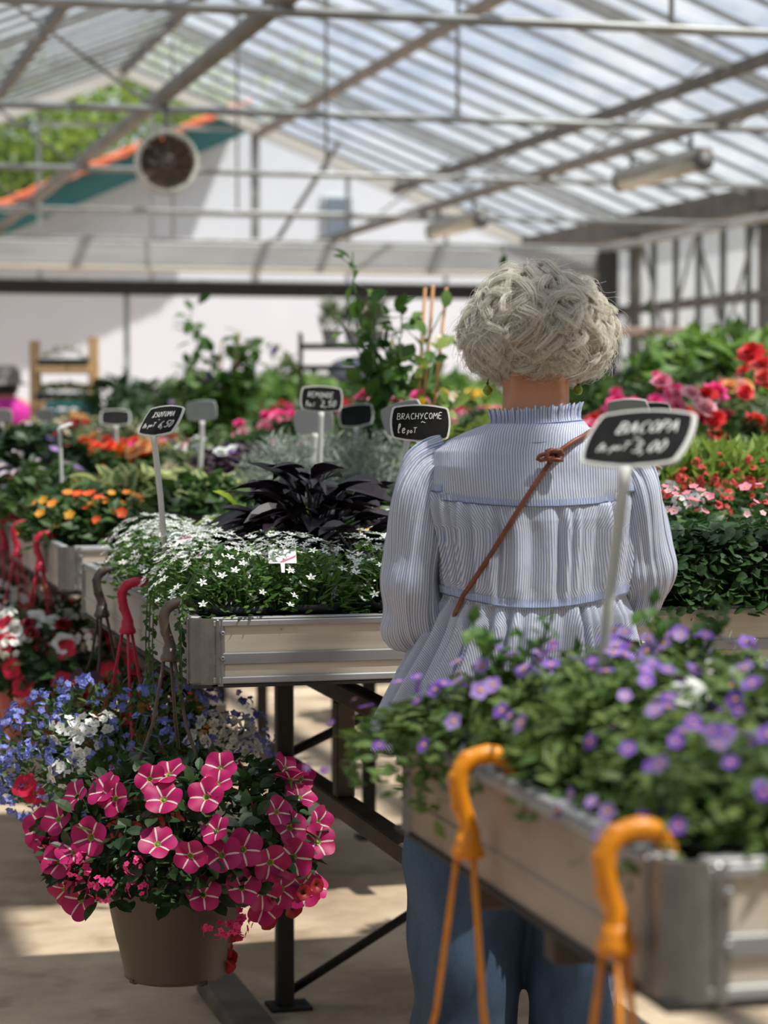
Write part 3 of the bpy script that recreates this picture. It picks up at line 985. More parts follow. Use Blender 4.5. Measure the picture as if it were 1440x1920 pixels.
def basket_leaves(name, n, Rr, up, down, L, W, mt, seed, tmpl=LT, stems=30, sx=1.0):
    """bushy ring that spills over a pot rim at z=0; returns mesh and surface points for flowers"""
    g = np.random.default_rng(seed)
    th = g.uniform(0, 2 * math.pi, n)
    ph = g.uniform(-1, 1, n)
    k = g.uniform(.55, 1, n) ** .5
    cs = np.sqrt(1 - np.clip(ph, -.9, 1) ** 2)
    x, y = Rr * k * cs * np.cos(th) * sx, Rr * k * cs * np.sin(th)
    z = np.where(ph > 0, ph * up * k, ph * down * np.clip((np.hypot(x, y) / Rr - .35) * 2, 0, 1))
    p = np.stack([x, y, z], 1)
    o = norm(np.stack([np.cos(th) * cs, np.sin(th) * cs, np.maximum(ph, -.3) + .25], 1))
    d = o * [1, 1, .5] + g.normal(0, .5, (n, 3))
    s = g.uniform(.65, 1.25, n)
    mb = MB()
    add_leaves(mb, p, d, o + [0, 0, .5] + g.normal(0, .3, (n, 3)), L * s, W * s, tmpl)
    for i in range(stems):
        q = p[g.integers(n)]
        h = np.array([q[0] * .45, q[1] * .45, max(q[2], 0) * .6 + .03])
        mb.tube([(q[0] * .15, q[1] * .15, 0), tuple(h), tuple(q)], .0016, 4)
    return mb.data(name, mt)
def basket_flowers(root, c, specs, Rr, up, down, sx=1.0, face=(-.25, -.55, .25), seed=3, name='flower'):
    """specs: (kinds, count, phi_lo, phi_hi, theta_lo, theta_hi, scale, outward)"""
    g = np.random.default_rng(seed)
    for kinds, n, plo, phi_, tlo, thi, sc, outw in specs:
        done = []
        for i in range(n):
            for tr in range(14):
                th, ph = g.uniform(tlo, thi), g.uniform(plo, phi_)
                cs = math.sqrt(1 - min(.95, abs(ph)) ** 2)
                p = np.array([Rr * cs * math.cos(th) * sx, Rr * cs * math.sin(th), ph * (up if ph > 0 else down)])
                if all(np.linalg.norm(p - q) > .036 * sc for q in done):
                    break
            done.append(p)
            nm = np.array([math.cos(th) * cs, math.sin(th) * cs, ph * .9 + .2]) + np.array(face) + g.normal(0, .42, 3)
            q = p * outw
            ob(name, FL[kinds[int(g.integers(len(kinds)))]], root, (c[0] + q[0], c[1] + q[1], c[2] + q[2]), orient(nm), sc * g.uniform(.85, 1.12))

h_brown = mat('hook_brown', (.10, .072, .055), .45, 0, (.13, .09, .07), 40)
h_dark = mat('hook_dark_brown', (.055, .038, .034), .5)
h_red = mat('hook_red', (.52, .012, .05), .45, 0, (.45, .01, .04), 40)
h_orange = mat('hook_orange', (.80, .285, .004), .42, 0, (.68, .22, .003), 45)

PI = math.pi
# 1 petunias under the brown hook
r, c = basket('brown hanging basket of pink star petunias on the nearest brown hook', 4.235, h_brown, pot_brown, .586, .138, .196, x_edge=XB0, rot=1.2, off=(.004, -.03))
ob('foliage', basket_leaves('foliage', 1700, .25, .17, .15, .036, .022, lf_basket_shaded, 4, sx=1.02), r, c + Vector((.012, 0, .055)))
cc = c + Vector((.018, 0, .06))
basket_flowers(r, cc, [
    (['petunia0', 'petunia1', 'petunia2'], 20, -.05, .62, PI * 1.02, PI * 2.02, .95, 1.04),
    (['petunia0', 'petunia1', 'petunia2'], 7, .6, .92, PI * 1.2, PI * 1.95, .92, 1.06),
    (['petunia0', 'petunia1', 'petunia2'], 11, -.62, -.02, PI * 1.45, PI * 1.98, 1.0, 1.05),
    (['petunia0', 'petunia1'], 5, -.5, .2, PI * 1.0, PI * 1.16, 1.0, 1.06),
    (['petunia0', 'petunia1', 'petunia2'], 7, .05, .7, 0, PI, 1.0, 1.02),
    (['verbena', 'verbena2'], 4, -.95, -.6, PI * 1.52, PI * 1.7, 1.05, 1.04),
    (['verbena', 'verbena2'], 4, -.35, .1, PI * 1.2, PI * 1.36, .95, 1.05),
    (['bell'], 12, -1.0, -.35, PI * 1.74, PI * 2.05, 1.05, 1.14),
    (['bell'], 8, -1.5, -1.0, PI * 1.66, PI * 1.9, 1.05, 1.05),
    (['redpetunia0'], 4, -.5, .0, PI * .95, PI * 1.1, .8, .95)], .25, .19, .16, 1.02, seed=5)
# 2 blue lobelia under the red hook
r, c = basket('red hanging basket of blue lobelia and white flowers, behind the pink petunias', 4.77, h_red, pot_red, .615, .128, .185, rot=.5, off=(.0, 0))
fc = c + Vector((-.01, 0, .10))
ob('foliage', basket_leaves('foliage', 2200, .26, .16, .16, .022, .009, lf_mid, 8, LT_FLAT, 60), r, fc)
basket_flowers(r, fc, [
    (['lobelia', 'lobelia2'], 85, .1, .95, PI * .85, PI * 2.0, 1.15, 1.05),
    (['lobelia', 'lobelia2'], 40, -.65, .25, PI * .92, PI * 1.36, 1.2, 1.06),
    (['lobelia', 'lobelia2'], 14, -.2, .7, PI * 1.8, PI * 2.1, 1.0, 1.2),
    (['whitehead'], 6, .05, .6, PI * 1.28, PI * 1.42, 1.0, 1.05),
    (['whitehead'], 7, .1, .55, PI * 1.6, PI * 1.92, 1.0, 1.05),
    (['redpetunia1'], 2, -.3, -.1, PI * 1.2, PI * 1.3, .7, 1.08)], .26, .17, .16, seed=6)
# 3 pansies and mixed flowers under the dark hook
r, c = basket('hanging basket of dark pansies and orange flowers on the dark brown hook', 5.16, h_dark, pot_brown, .66, .12, .17, rot=.2)
fc = c + Vector((.04, 0, .07))
ob('foliage', basket_leaves('foliage', 1000, .19, .11, .14, .035, .02, lf_deep, 9), r, fc)
basket_flowers(r, fc, [
    (['pansy'], 12, .2, .95, 0, 2 * PI, 1.15, 1.12),
    (['simple_amber', 'simple_orange'], 12, -.1, .8, PI * .9, 2 * PI, .9, 1.05),
    (['simple_darkred', 'double_darkred'], 8, .2, .9, PI * .8, PI * 1.9, 1.0, 1.05),
    (['creamhead'], 3, .3, .8, PI * 1.2, PI * 1.8, .8, 1.05)], .19, .11, .14, seed=7)
# 4-6 on the second bench
red_lab = ['red hanging basket of white and red petunias on the nearest far red hook', 'hanging basket on the middle one of three far red hooks', 'hanging basket on the farthest red hook at the left edge']
for k, (y, zr) in enumerate(((6.68, .65), (7.33, .60), (7.75, .64))):
    r, c = basket(red_lab[k], y, h_red, pot_red, zr, .14, .17, x_edge=.765, rot=.4 + k, n_str=4 if k == 0 else 3)
    fc = c + Vector((.03, 0, .045))
    ob('foliage', basket_leaves('foliage', 900, .22, .17, .10, .045, .028, lf_deep, 20 + k), r, fc)
    basket_flowers(r, fc, [
        (['whitepetunia0', 'whitepetunia1', 'whitehead'], 20, .3, .95, PI * .8, 2.1 * PI, 1.15, 1.03),
        (['redpetunia0', 'redpetunia1', 'redpetunia2'], 14, -.3, .75, PI * 1.0, PI * 2.0, 1.05, 1.05),
        (['double_darkred'], 5, .1, .8, PI, PI * 2, .8, 1.04),
        (['pinkhead'], 2, -.6, -.2, PI * 1.3, PI * 1.8, .9, 1.05)], .22, .17, .10, seed=30 + k)
# orange hooks on the near bench; their pots hang below the picture
for y, lab in ((2.295, 'orange hook and strings of the basket farther back on the worn near bench'), (1.855, 'orange hook and strings of the basket nearest the front corner of the worn bench')):
    r, c = basket(lab, y, h_orange, pot_brown, .42, .128, .18, x_edge=XB0 - .008, rot=.75 if y > 2 else .35)
    ob('foliage', basket_leaves('foliage', 350, .2, .05, .12, .042, .026, lf_deep, 40), r, c + Vector((0, 0, .0)))
# ---------------------------------------------------------------- hand-lettered price signs
G = {
 'A': [[(0, 0), (.3, 1), (.6, 0)], [(.12, .38), (.5, .38)]],
 'B': [[(0, 0), (.04, 1)], [(.0, 1), (.36, .98), (.45, .78), (.3, .56), (.06, .52)], [(.3, .54), (.52, .34), (.42, .06), (0, 0)]],
 'C': [[(.52, .86), (.34, 1), (.1, .78), (.05, .36), (.24, 0), (.54, .14)]],
 'D': [[(.02, 0), (.05, 1), (.42, .82), (.52, .44), (.36, .08), (.02, 0)]],
 'E': [[(.5, 1), (.06, .98), (.02, 0), (.5, .02)], [(.04, .52), (.4, .54)]],
 'H': [[(0, 0), (.04, 1)], [(.5, 0), (.54, 1)], [(.02, .5), (.52, .52)]],
 'I': [[(.05, 1), (.45, 1)], [(.25, 1), (.22, 0)], [(0, 0), (.42, 0)]],
 'M': [[(0, 0), (.1, 1), (.34, .4), (.6, 1), (.68, 0)]],
 'N': [[(0, 0), (.05, 1), (.48, 0), (.54, 1)]],
 'O': [[(.3, 1), (.06, .72), (.06, .28), (.28, 0), (.5, .26), (.52, .72), (.3, 1)]],
 'P': [[(0, 0), (.05, 1)], [(.0, 1), (.4, .95), (.46, .7), (.3, .5), (.04, .46)]],
 'R': [[(0, 0), (.05, 1)], [(.0, 1), (.4, .95), (.46, .72), (.3, .52), (.06, .5), (.5, 0)]],
 'S': [[(.5, .88), (.3, 1), (.08, .8), (.2, .56), (.46, .4), (.42, .1), (.2, 0), (0, .12)]],
 'T': [[(0, .96), (.62, 1)], [(.32, 1), (.27, 0)]],
 'Y': [[(0, 1), (.26, .5)], [(.56, 1), (.2, 0)]],
 'l': [[(.02, .3), (.22, .8), (.2, 1.05), (.08, .95), (.06, .3), (.12, .02), (.24, .1)]],
 'e': [[(.04, .28), (.3, .36), (.26, .55), (.1, .5), (.04, .25), (.14, .0), (.34, .1)]],
 'p': [[(.04, .5), (.02, -.35)], [(.04, .42), (.24, .52), (.32, .26), (.16, .02), (.04, .1)]],
 'o': [[(.18, .5), (.02, .3), (.08, .04), (.26, .06), (.34, .32), (.18, .5)]],
 't': [[(.16, .8), (.14, .0)], [(0, .55), (.34, .58)]],
 '0': [[(.26, 1), (.04, .6), (.08, .12), (.26, 0), (.46, .4), (.42, .85), (.26, 1)]],
 '2': [[(.04, .78), (.24, 1), (.44, .8), (.36, .5), (0, 0), (.5, .04)]],
 '3': [[(.04, .9), (.3, 1), (.42, .78), (.18, .54), (.46, .34), (.34, .04), (.02, .06)]],
 '5': [[(.5, 1), (.1, .96), (.06, .58), (.36, .56), (.44, .22), (.22, 0), (0, .1)]],
 '6': [[(.44, 1), (.14, .62), (.04, .24), (.22, 0), (.44, .2), (.34, .44), (.08, .34)]],
 ',': [[(.14, .08), (.0, -.28)]],
 '~': [[(0, .35), (.18, .55), (.42, .4), (.66, .38)]],
 '^': [[(.1, .6), (.0, .3), (.28, .34)]],
 ' ': [],
}
board_white = mat('board_white', (.70, .70, .66), .5)
board_grey = mat('board_grey', (.36, .37, .375), .6)
slate = mat('slate_black', (.010, .010, .0105), .95, 0, (.018, .018, .018), 30)
slate.node_tree.nodes['Principled BSDF'].inputs['Specular IOR Level'].default_value = .15
chalk = mat('chalk_white', (.80, .80, .78), .8)
stick_white = mat('stick_white', (.62, .62, .59), .5)
def pillow(w, h, bulge=.10, n=6):
    """rounded board outline with bowed edges, in x,z"""
    c = [(-w, -h), (w, -h), (w, h), (-w, h)]
    pts = []
    for i in range(4):
        a, b = np.array(c[i]), np.array(c[(i + 1) % 4])
        d = b - a
        nrm = np.array([d[1], -d[0]]) / np.linalg.norm(d)
        bl = (bulge if i % 2 == 0 else bulge * .8) * 2 * h
        for k in range(n):
            u = .03 + .94 * k / (n - 1)
            pts.append(tuple(a + d * u + nrm * bl * (1 - (2 * u - 1) ** 2)))
    return pts
def sign(label, base, top, yaw, tilt, roll=0, w=.105, lines=(), back=False, rad=.0052, ht=.6):
    """base: where the stick enters the soil; top: centre of the board (world)"""
    base, top = Vector(base), Vector(top)
    r = thing('price_sign', label, 'sign', base, 0, 'slate price signs on white sticks')
    Rm = Matrix.Rotation(yaw, 3, 'Z') @ Matrix.Rotation(-tilt, 3, 'X') @ Matrix.Rotation(roll, 3, 'Y')
    hh = w * ht / 2
    neck = top - base - (Rm @ Vector((0, 0, hh * 1.18)))
    st = MB()
    bend = Vector((0, 0, 0)).lerp(neck, .93)
    st.tube([(0, 0, -.03), tuple(bend * .5), tuple(bend), tuple(neck)], [rad, rad, rad * 1.05, rad * 1.3], 10)
    st.build('stick', stick_white, r, True)
    b = ob('board', None)
    bpy.data.objects.remove(b)
    m = MB()
    po = pillow(w / 2, hh)
    m.prism(po, -.0015, .0025)
    m.prism([(x * .985, z * .985) for x, z in po], .0026, .0034, 1)
    m.prism([(-.012, -hh * 1.02), (-rad, -hh * 1.32), (rad, -hh * 1.32), (.012, -hh * 1.02)], -.0015, .003)
    bo = m.build('board', [board_white, board_grey], r)
    bo.matrix_local = Matrix.Translation(top - base) @ Rm.to_4x4()
    if not back:
        MB().prism([(x * .935, z * .91) for x, z in po], -.0028, -.001).build('slate_face', slate, bo)
    if lines:
        m = MB()
        for txt, x0, z0, hgt, slant, rise in lines:
            x = x0
            for ch in txt:
                gw = .28
                for st_ in G[ch]:
                    pts = []
                    for i in range(len(st_) - 1):
                        for k in range(3):
                            p0, p1, p2, p3 = (np.array(st_[max(0, min(len(st_) - 1, i + j))]) for j in (-1, 0, 1, 2))
                            u = k / 3
                            q = .5 * ((2 * p1) + (-p0 + p2) * u + (2 * p0 - 5 * p1 + 4 * p2 - p3) * u * u + (-p0 + 3 * p1 - 3 * p2 + p3) * u ** 3) if len(st_) > 3 else p1 + (p2 - p1) * u
                            pts.append(q)
                    pts.append(np.array(st_[-1]))
                    gw = max(gw, max(q[0] for q in st_))
                    m.tube([((x + (q[0] + q[1] * slant) * hgt), -.0034, z0 + q[1] * hgt + (x - x0) * rise) for q in pts], hgt * .062, 5, flat=None)
                x += (gw + .22) * hgt
        m.build('lettering', chalk, bo)
    return r
# lines: text, x, z, height, slant, rise
S_ISO = [('ISOTOMA', -.031, .007, .0125, .15, .03), ('~', -.006, -.003, .008, 0, 0), ('le poT', -.044, -.020, .0105, .15, .12), ('6,50', .004, -.020, .0165, .2, .05), ('^', .037, -.006, .008, 0, 0)]
S_BRA = [('BRACHYCOME', -.0455, .0055, .0115, .08, .04), ('~', .0015, -.004, .012, 0, -.1), ('le', -.0445, -.0205, .0165, .1, 0), ('poT', -.026, -.0205, .0105, .1, .05)]
S_BAC = [('BACOPA', -.028, .004, .0165, .15, .05), ('~', -.002, -.009, .012, 0, 0), ('le poT', -.043, -.023, .011, .3, .1), ('3,00', .002, -.024, .0155, .15, .03), ('^', .036, -.010, .009, 0, 0)]
S_REM = [('REMONDE', -.038, .004, .0135, .12, .0), ('~', -.004, -.004, .01, 0, -.15), ('le', -.043, -.022, .014, .1, 0), ('oT', -.029, -.022, .009, .1, .05), ('2,50', -.002, -.022, .0165, .15, .04)]

YB_ = -YAW
sign('large blurred black BACOPA price sign before the right shoulder of the shopper', at_d(1118, 1335, 2.5), at_d(1197, 822, 2.5), YB_ - .62, .78, -.02, .116, S_BAC, rad=.0066, ht=.62)
sign('sharp black BRACHYCOME price sign beside the left shoulder of the shopper', at_d(806, 1030, 4.45), at_d(788, 793, 4.42), YB_ + .12, .12, .02, .108, S_BRA, rad=.006, ht=.56)
sign('tilted black ISOTOMA price sign standing in the white star flowers', at_d(311, 1028, 4.75), at_d(303, 789, 4.75), YB_ - .78, .62, -.04, .104, S_ISO, rad=.0062, ht=.62)
sign('black sign with white writing on a double white stick, behind the black-leaved plant', at_d(598, 935, 6.3), at_d(603, 748, 6.3), YB_ + .15, .1, .04, .108, S_REM, rad=.007, ht=.56)
sign('grey back of a sign just below and behind the black sign with white writing', at_d(582, 935, 6.6), at_d(588, 789, 6.6), YB_ + 3.0, .1, .1, .105, back=True, rad=.0085)
sign('grey sign back on a white stick, right of the ISOTOMA sign', at_d(373, 925, 7.6), at_d(378, 770, 7.6), YB_ + 2.9, .12, .06, .098, back=True, rad=.0085)
sign('small dark sign facing forward with a thick pale rim, left of the ISOTOMA sign', at_d(218, 885, 8.9), at_d(217, 783, 8.9), YB_ + .1, .5, 0, .108, rad=.0085, ht=.55)
sign('thin pale stick with its sign seen almost edge-on, standing in orange flowers', at_d(118, 985, 7.0), at_d(123, 798, 7.0), YB_ - 1.2, 1.15, 0, .055, back=True, rad=.0055)
sign('dark sign half hidden in the climbing plant, on a white stick', at_d(661, 930, 6.9), at_d(668, 779, 6.9), YB_ - .35, .25, -.1, .1, rad=.007)
sign('grey back of a sign leaning out from behind the BRACHYCOME sign', at_d(746, 960, 5.4), at_d(756, 783, 5.4), YB_ + 2.6, .15, .25, .105, back=True, rad=.006)
sign('grey back of a sign peeping out left above the BACOPA sign', at_d(1190, 930, 5.9), at_d(1178, 772, 5.9), YB_ + 2.8, .4, .05, .1, back=True, rad=.007)
sign('small dark sign with a white rim peeping out above the BACOPA sign', at_d(1222, 930, 6.0), at_d(1230, 770, 6.0), YB_ + .1, .5, .03, .07, rad=.007)
sign('faint grey sign back at the left edge, in front of the pink shirt', at_d(2, 840, 9.6), at_d(4, 780, 9.6), YB_ + 3.0, .2, 0, .085, back=True, rad=.008)
sign('faint grey sign back between the pink shirt and the wooden shelf', at_d(80, 840, 9.8), at_d(86, 778, 9.8), YB_ + 2.8, .3, 0, .075, back=True, rad=.008)

# printed plant tags in the white flowers
tag_pic = mat('tag_picture', (.09, .12, .08), .4, 0, (.75, .78, .74), 90, lo=.48, hi=.54)
tag_white = mat('tag_white', (.75, .75, .73), .4)
tag_pink = mat('tag_pink', (.75, .08, .2), .4)
def ptag(label, p, yaw, tilt, sc=1.0):
    r = thing('plant_tag', label, 'plant tag', p, 0, 'printed tags among the white star flowers')
    Rm = Matrix.Rotation(yaw, 3, 'Z') @ Matrix.Rotation(-tilt, 3, 'X')
    m = MB()
    w, h = .026 * sc, .017 * sc
    m.prism([(-w, -h), (w, -h), (w, h), (-w, h)], 0, .0012)
    m.prism([(-.004, -h), (-.003, -h - .022), (.003, -h - .022), (.004, -h)], 0, .0012)
    c = m.build('card', tag_white, r)
    c.matrix_local = Rm.to_4x4()
    MB().prism([(-w * .97, -h * .8), (-w * .2, -h * .8), (w * .97, h * .05), (w * .97, h * .95), (-w * .97, h * .95)], -.0008, .0).build('picture', tag_pic, c)
    MB().prism([(-w * .2, -h * .85), (w * .05, -h * .85), (w * .97, -h * .12), (w * .97, h * .1)], -.0012, -.0004).build('stripe', tag_pink, c)
ptag('white tag with pink stripe standing upright near the front of the white flowers', at_d(529, 1043, 4.27), YB_ + .1, .75, 1.0)
ptag('tag with pink stripe lying tilted in the white flowers right of the ISOTOMA stick', at_d(340, 1006, 4.62), YB_ - .3, 1.1)
ptag('lower tag with pink stripe lying in the white flowers, nearest the left rim', at_d(356, 1040, 4.42), YB_ - .2, 1.25)
# ---------------------------------------------------------------- plants on the benches
RIM = TZ1
def ok_px(x, y, pad=120):
    px, d = px_of(x, y)
    return d > 0 and -pad < px < 1440 + pad
# --- white isotoma on the front bench
iso_f = [foliage('foliage', 700, .115, .105, .022, .007, lf_bright, LT_FLAT, 50 + k, lo=.25, droop=.05, stems=24) for k in range(3)]
iso_side = []
cols, rows = [.835, .985, 1.135, 1.285, 1.435], [4.235, 4.385, 4.535, 4.685, 4.835, 4.985, 5.135, 5.285]
for ri, y in enumerate(rows):
    for ci, x in enumerate(cols):
        if (ci == 2 and ri > 2) or (ci == 3 and ri > 1) or (ci == 1 and ri > 6) or (ci == 4 and ri > 0):
            continue
        nfl = (55 if ri == 0 else 100) if ci < 3 else 30
        r = plant('isotoma_plant', 'white star-flowered plant, %s from the left in the %s row from the front rim' % (ORD[ci], ORD[ri]), 'plant',
              (x + random.uniform(-.02, .02), y + random.uniform(-.02, .02), TZ0 + .022), iso_f[(ri + ci) % 3], .108,
              ['isotoma', 'isotoma2'], nfl, .125, .128, group='white isotoma plants', fname='blossom', up=.9, lo=.93, smin=.85, smax=1.2, droop=.02, lift=.004)
        if ci == 0 and ri < 2:      # trailing stems over the rim
            for k in range(3):
                g = MB()
                a = random.uniform(-.3, .3)
                L = random.uniform(.07, .16)
                P = [(-.03, a * .1, .04), (-.09, a * .2, .055), (-.118, a * .25, .01), (-.122, a * .28, -.05 - L * .3), (-.12, a * .3, -.05 - L)]
                g.tube(P, .0014, 4)
                n = 16
                pos = np.array([np.array(P[2]) + (np.array(P[4]) - np.array(P[2])) * q for q in np.linspace(0, 1, n)])
                add_leaves(g, pos, rng.normal(0, 1, (n, 3)) + [0, 0, -.3], np.tile([0, -1, .4], (n, 1)), .017, .008, LT_FLAT)
                o = ob('trailing_stem', g.data('trailing_stem', lf_mid), r, (0, 0, .122))
                o.rotation_euler = (0, 0, -r.rotation_euler.z)
                o.location = Matrix.Rotation(-r.rotation_euler.z, 3, 'Z') @ Vector((0, .03 * k - .03, .122))

# --- black sweet potato vine and its lime neighbour
def arching(name, n, Rr, Hh, L, W, mt, seed, tmpl=LT_LONG):
    g = np.random.default_rng(seed)
    mb = MB()
    th = g.uniform(0, 2 * math.pi, n)
    u = np.sqrt(g.uniform(.02, 1, n))
    z = Hh * (1 - u ** 2) * g.uniform(.55, 1, n) + .02
    p = np.stack([Rr * u * np.cos(th), Rr * u * np.sin(th), z], 1)
    t2 = th + g.normal(0, .5, n)
    d = np.stack([np.cos(t2), np.sin(t2), g.normal(.15, .3, n) + .5 * (1 - u)], 1)
    s = g.uniform(.7, 1.2, n)
    add_leaves(mb, p, d, np.stack([np.cos(t2) * .3, np.sin(t2) * .3, np.ones(n)], 1) + g.normal(0, .25, (n, 3)), L * s, W * s, tmpl)
    for i in range(0, n, 2):
        q = p[i]
        mb.tube([(q[0] * .1, q[1] * .1, 0), (q[0] * .6, q[1] * .6, q[2] * .8), tuple(q)], .002, 5)
    return mb.data(name, mt)
x, y = xy_d(585, 4.82)
plant('black_leaved_plant', 'large black-purple leaved sweet potato plant behind the white star flowers', 'plant', (x, y, TZ0 + .022), arching('foliage', 165, .165, .185, .095, .044, lf_black, 5), .16, scale=1.0)
x, y = xy_d(668, 4.66)
plant('black_leaved_plant', 'smaller black-leaved plant touching the larger one, nearest the left sleeve', 'plant', (x, y, TZ0 + .022), arching('foliage', 75, .125, .10, .095, .045, lf_black, 6), .135)
x, y = xy_d(455, 5.35)
plant('lime_leaved_plant', 'lime green leaved plant with long pointed leaves left of the black plant', 'plant', (x, y, TZ0 + .022), arching('foliage', 22, .07, .12, .10, .03, lf_lime, 7), .12)
x, y = xy_d(425, 5.5)
plant('verbena_plant', 'small magenta-flowered plant left of the lime leaves', 'plant', (x, y, TZ0 + .022), foliage('foliage', 120, .09, .1, .04, .02, lf_mid, seed=71), .12, ['simple_magenta'], 8, .08, .1, up=.3)
x, y = xy_d(712, 5.2)
plant('daisy_plant', 'white daisies with yellow eyes between the black plant and the left sleeve', 'plant', (x, y, TZ0 + .022), foliage('foliage', 220, .12, .12, .04, .014, lf_mid, seed=72), .12, ['daisy'], 18, .12, .14, up=.9)
x, y = xy_d(722, 4.62)
plant('small_flowered_plant', 'green plant with tiny yellow and pink buds beside the left sleeve', 'plant', (x, y, TZ0 + .022), foliage('foliage', 260, .1, .1, .03, .016, lf_mid, seed=73), .12, ['simple_yellow', 'simple_pink', 'simple_cream'], 12, .1, .12, smin=.35, smax=.55)

# --- purple bacopa on the near bench
lf_near = thin_mat('leaf_bacopa', (.06, .12, .02), (.17, .25, .055), .6, .35)
bac_f = [foliage('foliage', 950, .128, .10, .023, .0125, lf_near, LT_LOW, 80 + k, lo=.3, droop=.07, jit=.9, stems=26) for k in range(3)]
n = 0
RW = ['front', 'second', 'third', 'fourth', 'fifth', 'back']
for ri, y in enumerate((1.90, 2.05, 2.20, 2.35, 2.48, 2.60)):
    for ci, x in enumerate((.845, .985, 1.125, 1.265, 1.405)):
        if not ok_px(x - .12, y, 130):
            continue
        white = (ri, ci) in ((4, 2), (3, 1))
        kinds = ['bacopa_purple', 'bacopa_purple', 'bacopa_lilac'] + (['bacopa_white'] if white else []) + (['bacopa_magenta'] if (ri, ci) in ((3, 1), (4, 2)) else [])
        plant('bacopa_plant', 'purple-flowered trailing plant, %s from left in the %s row of the worn near bench' % (ORD[ci], RW[ri]), 'plant',
              (x + random.uniform(-.015, .015), y + random.uniform(-.015, .015), TZ0 + .022), bac_f[(ri * 2 + ci) % 3], .105 if ri < 4 else .082, kinds, 25, .135, .105,
              group='purple bacopa plants', fname='blossom', up=.2, lo=.9, smin=.62, smax=1.05, droop=.06, lift=.012, out=1.2, face=(-.15, -.45, .1),
              scale=random.uniform(.92, 1.1) if ri else .9, pot_s=.95)
r = plant('bacopa_plant', 'purple-flowered plant spilling over the rear left corner of the worn near bench', 'plant', (.80, 2.61, TZ0 + .022), bac_f[1], .10, ['bacopa_purple', 'bacopa_lilac', 'bacopa_purple'], 26, .15, .12, fname='blossom', up=.2, lo=.9, smin=.55, smax=.85, droop=.07, lift=.012, out=1.2, face=(-.15, -.45, .1), scale=1.22, pot_s=.78)
r.scale = (1.22, 1.22, .72)
x, y = xy_d(1290, 2.35)
plant('white_flower_plant', 'plant with large white blooms rising among the purple flowers', 'plant', (x, y, TZ0 + .022), bac_f[0], .115, ['whitepetunia0', 'whitepetunia1'], 3, .06, .10, up=.5, face=(-.2, -.8, .2), smin=.6, smax=.75, scale=1.05)
# a few taller sprigs
sprig = MB()
for k in range(9):
    a = k * 2.4
    P = [(0, 0, 0), (.02 * math.cos(a), .02 * math.sin(a), .09), (.05 * math.cos(a), .05 * math.sin(a), .125 + .012 * (k % 4))]
    sprig.tube(P, .0016, 4)
    pos = np.array([np.array(P[1]) + (np.array(P[2]) - np.array(P[1])) * q for q in np.linspace(0, 1, 8)])
    add_leaves(sprig, pos, rng.normal(0, 1, (8, 3)) + [0, 0, .5], np.tile([0, -.4, 1.], (8, 1)), .024, .017, LT_LOW)
sprig = sprig.data('sprig', lf_bright)
for px, d, lab in ((955, 2.62, 'left'), (1285, 2.62, 'right')):
    x, y = xy_d(px, d)
    r = plant('bacopa_plant', 'taller purple-flowered sprigs rising %s of the BACOPA stick' % lab, 'plant', (x, y, TZ0 + .022), sprig, .085 if lab == 'left' else .105, ['bacopa_purple', 'bacopa_lilac'], 8, .06, .12, up=0, lo=.95, face=(-.1, -.7, .1), fname='blossom')

# --- right half of the front bench (behind the shopper and to her right)
dia_f = [foliage('foliage', 430, .13, .16, .033, .022, lf_mid, LT_LOW, 90 + k, lo=.25, droop=.05) for k in range(2)]
lf_deepgreen = thin_mat('leaf_diascia', (.022, .06, .018), (.06, .125, .035), .45, .3)
deep_f = [foliage('foliage', 1000, .14, .15, .025, .021, lf_deepgreen, LT, 94 + k, lo=.2, droop=.05) for k in range(2)]
yg_f = [foliage('foliage', 420, .15, .22, .085, .018, lf_yellowgreen, LT_FLAT, 97 + k, lo=.2, lift=.9) for k in range(2)]
for ri, y in enumerate((4.24, 4.40, 4.56)):
    for ci, px in enumerate((1085, 1225, 1345, 1450)):
        x = y * math.tan(YAW + math.atan((px - 720) / F))
        plant('diascia_plant', 'dark leafy pink-flowered plant, %s from the shopper in the %s row behind the rim' % (ORD[ci], ORD[ri]), 'plant', (x, y, TZ0 + .022), deep_f[(ri + ci) % 2], .105,
              ['simple_pink', 'simple_palepink'], (3, 5, 8)[ri], .14, .2, up=.1, face=(-.2, -.7, .1), smin=.42, smax=.65, lo=.95, group='dark green pink-flowered plants', lift=.02)
for ri, y in enumerate((4.74, 4.92, 5.1, 5.28)):
    for ci, px in enumerate((1110, 1225, 1330, 1430)):
        x = y * math.tan(YAW + math.atan((px - 720) / F))
        w_ = ci == 1 and ri < 3
        plant('diascia_plant', '%s-flowered plant, %s from the shopper in the %s row behind the pink flowers' % ('white' if w_ else 'coral red', ORD[ci], ORD[ri]), 'plant', (x, y, TZ0 + .022), dia_f[(ri + ci) % 2], .10 + .012 * ri,
              ['whitehead'] if w_ else ['diascia', 'spike_coral'] if ri else ['simple_pink', 'diascia'], 7 if w_ else 16, .13, .2, up=.2, face=(-.2, -.7, .2), smin=.55, smax=.85, lo=.75, group='coral and white flowered plants', lift=.02)
for ri, y in enumerate((5.46, 5.66)):
    for ci, px in enumerate((1190, 1275, 1350, 1430)):
        x = y * math.tan(YAW + math.atan((px - 720) / F))
        plant('grassy_plant', 'yellow-green narrow-leaved plant, %s from the left in the %s row at the bench back' % (ORD[ci], ORD[ri]), 'plant', (x, y, TZ0 + .022), yg_f[(ri + ci) % 2], .17,
              ['simple_white', 'simple_pink'] if ri else ['spike_coral'], 3, .12, .22, smin=.7, smax=1.0, group='yellow green plants at the back of the bench')

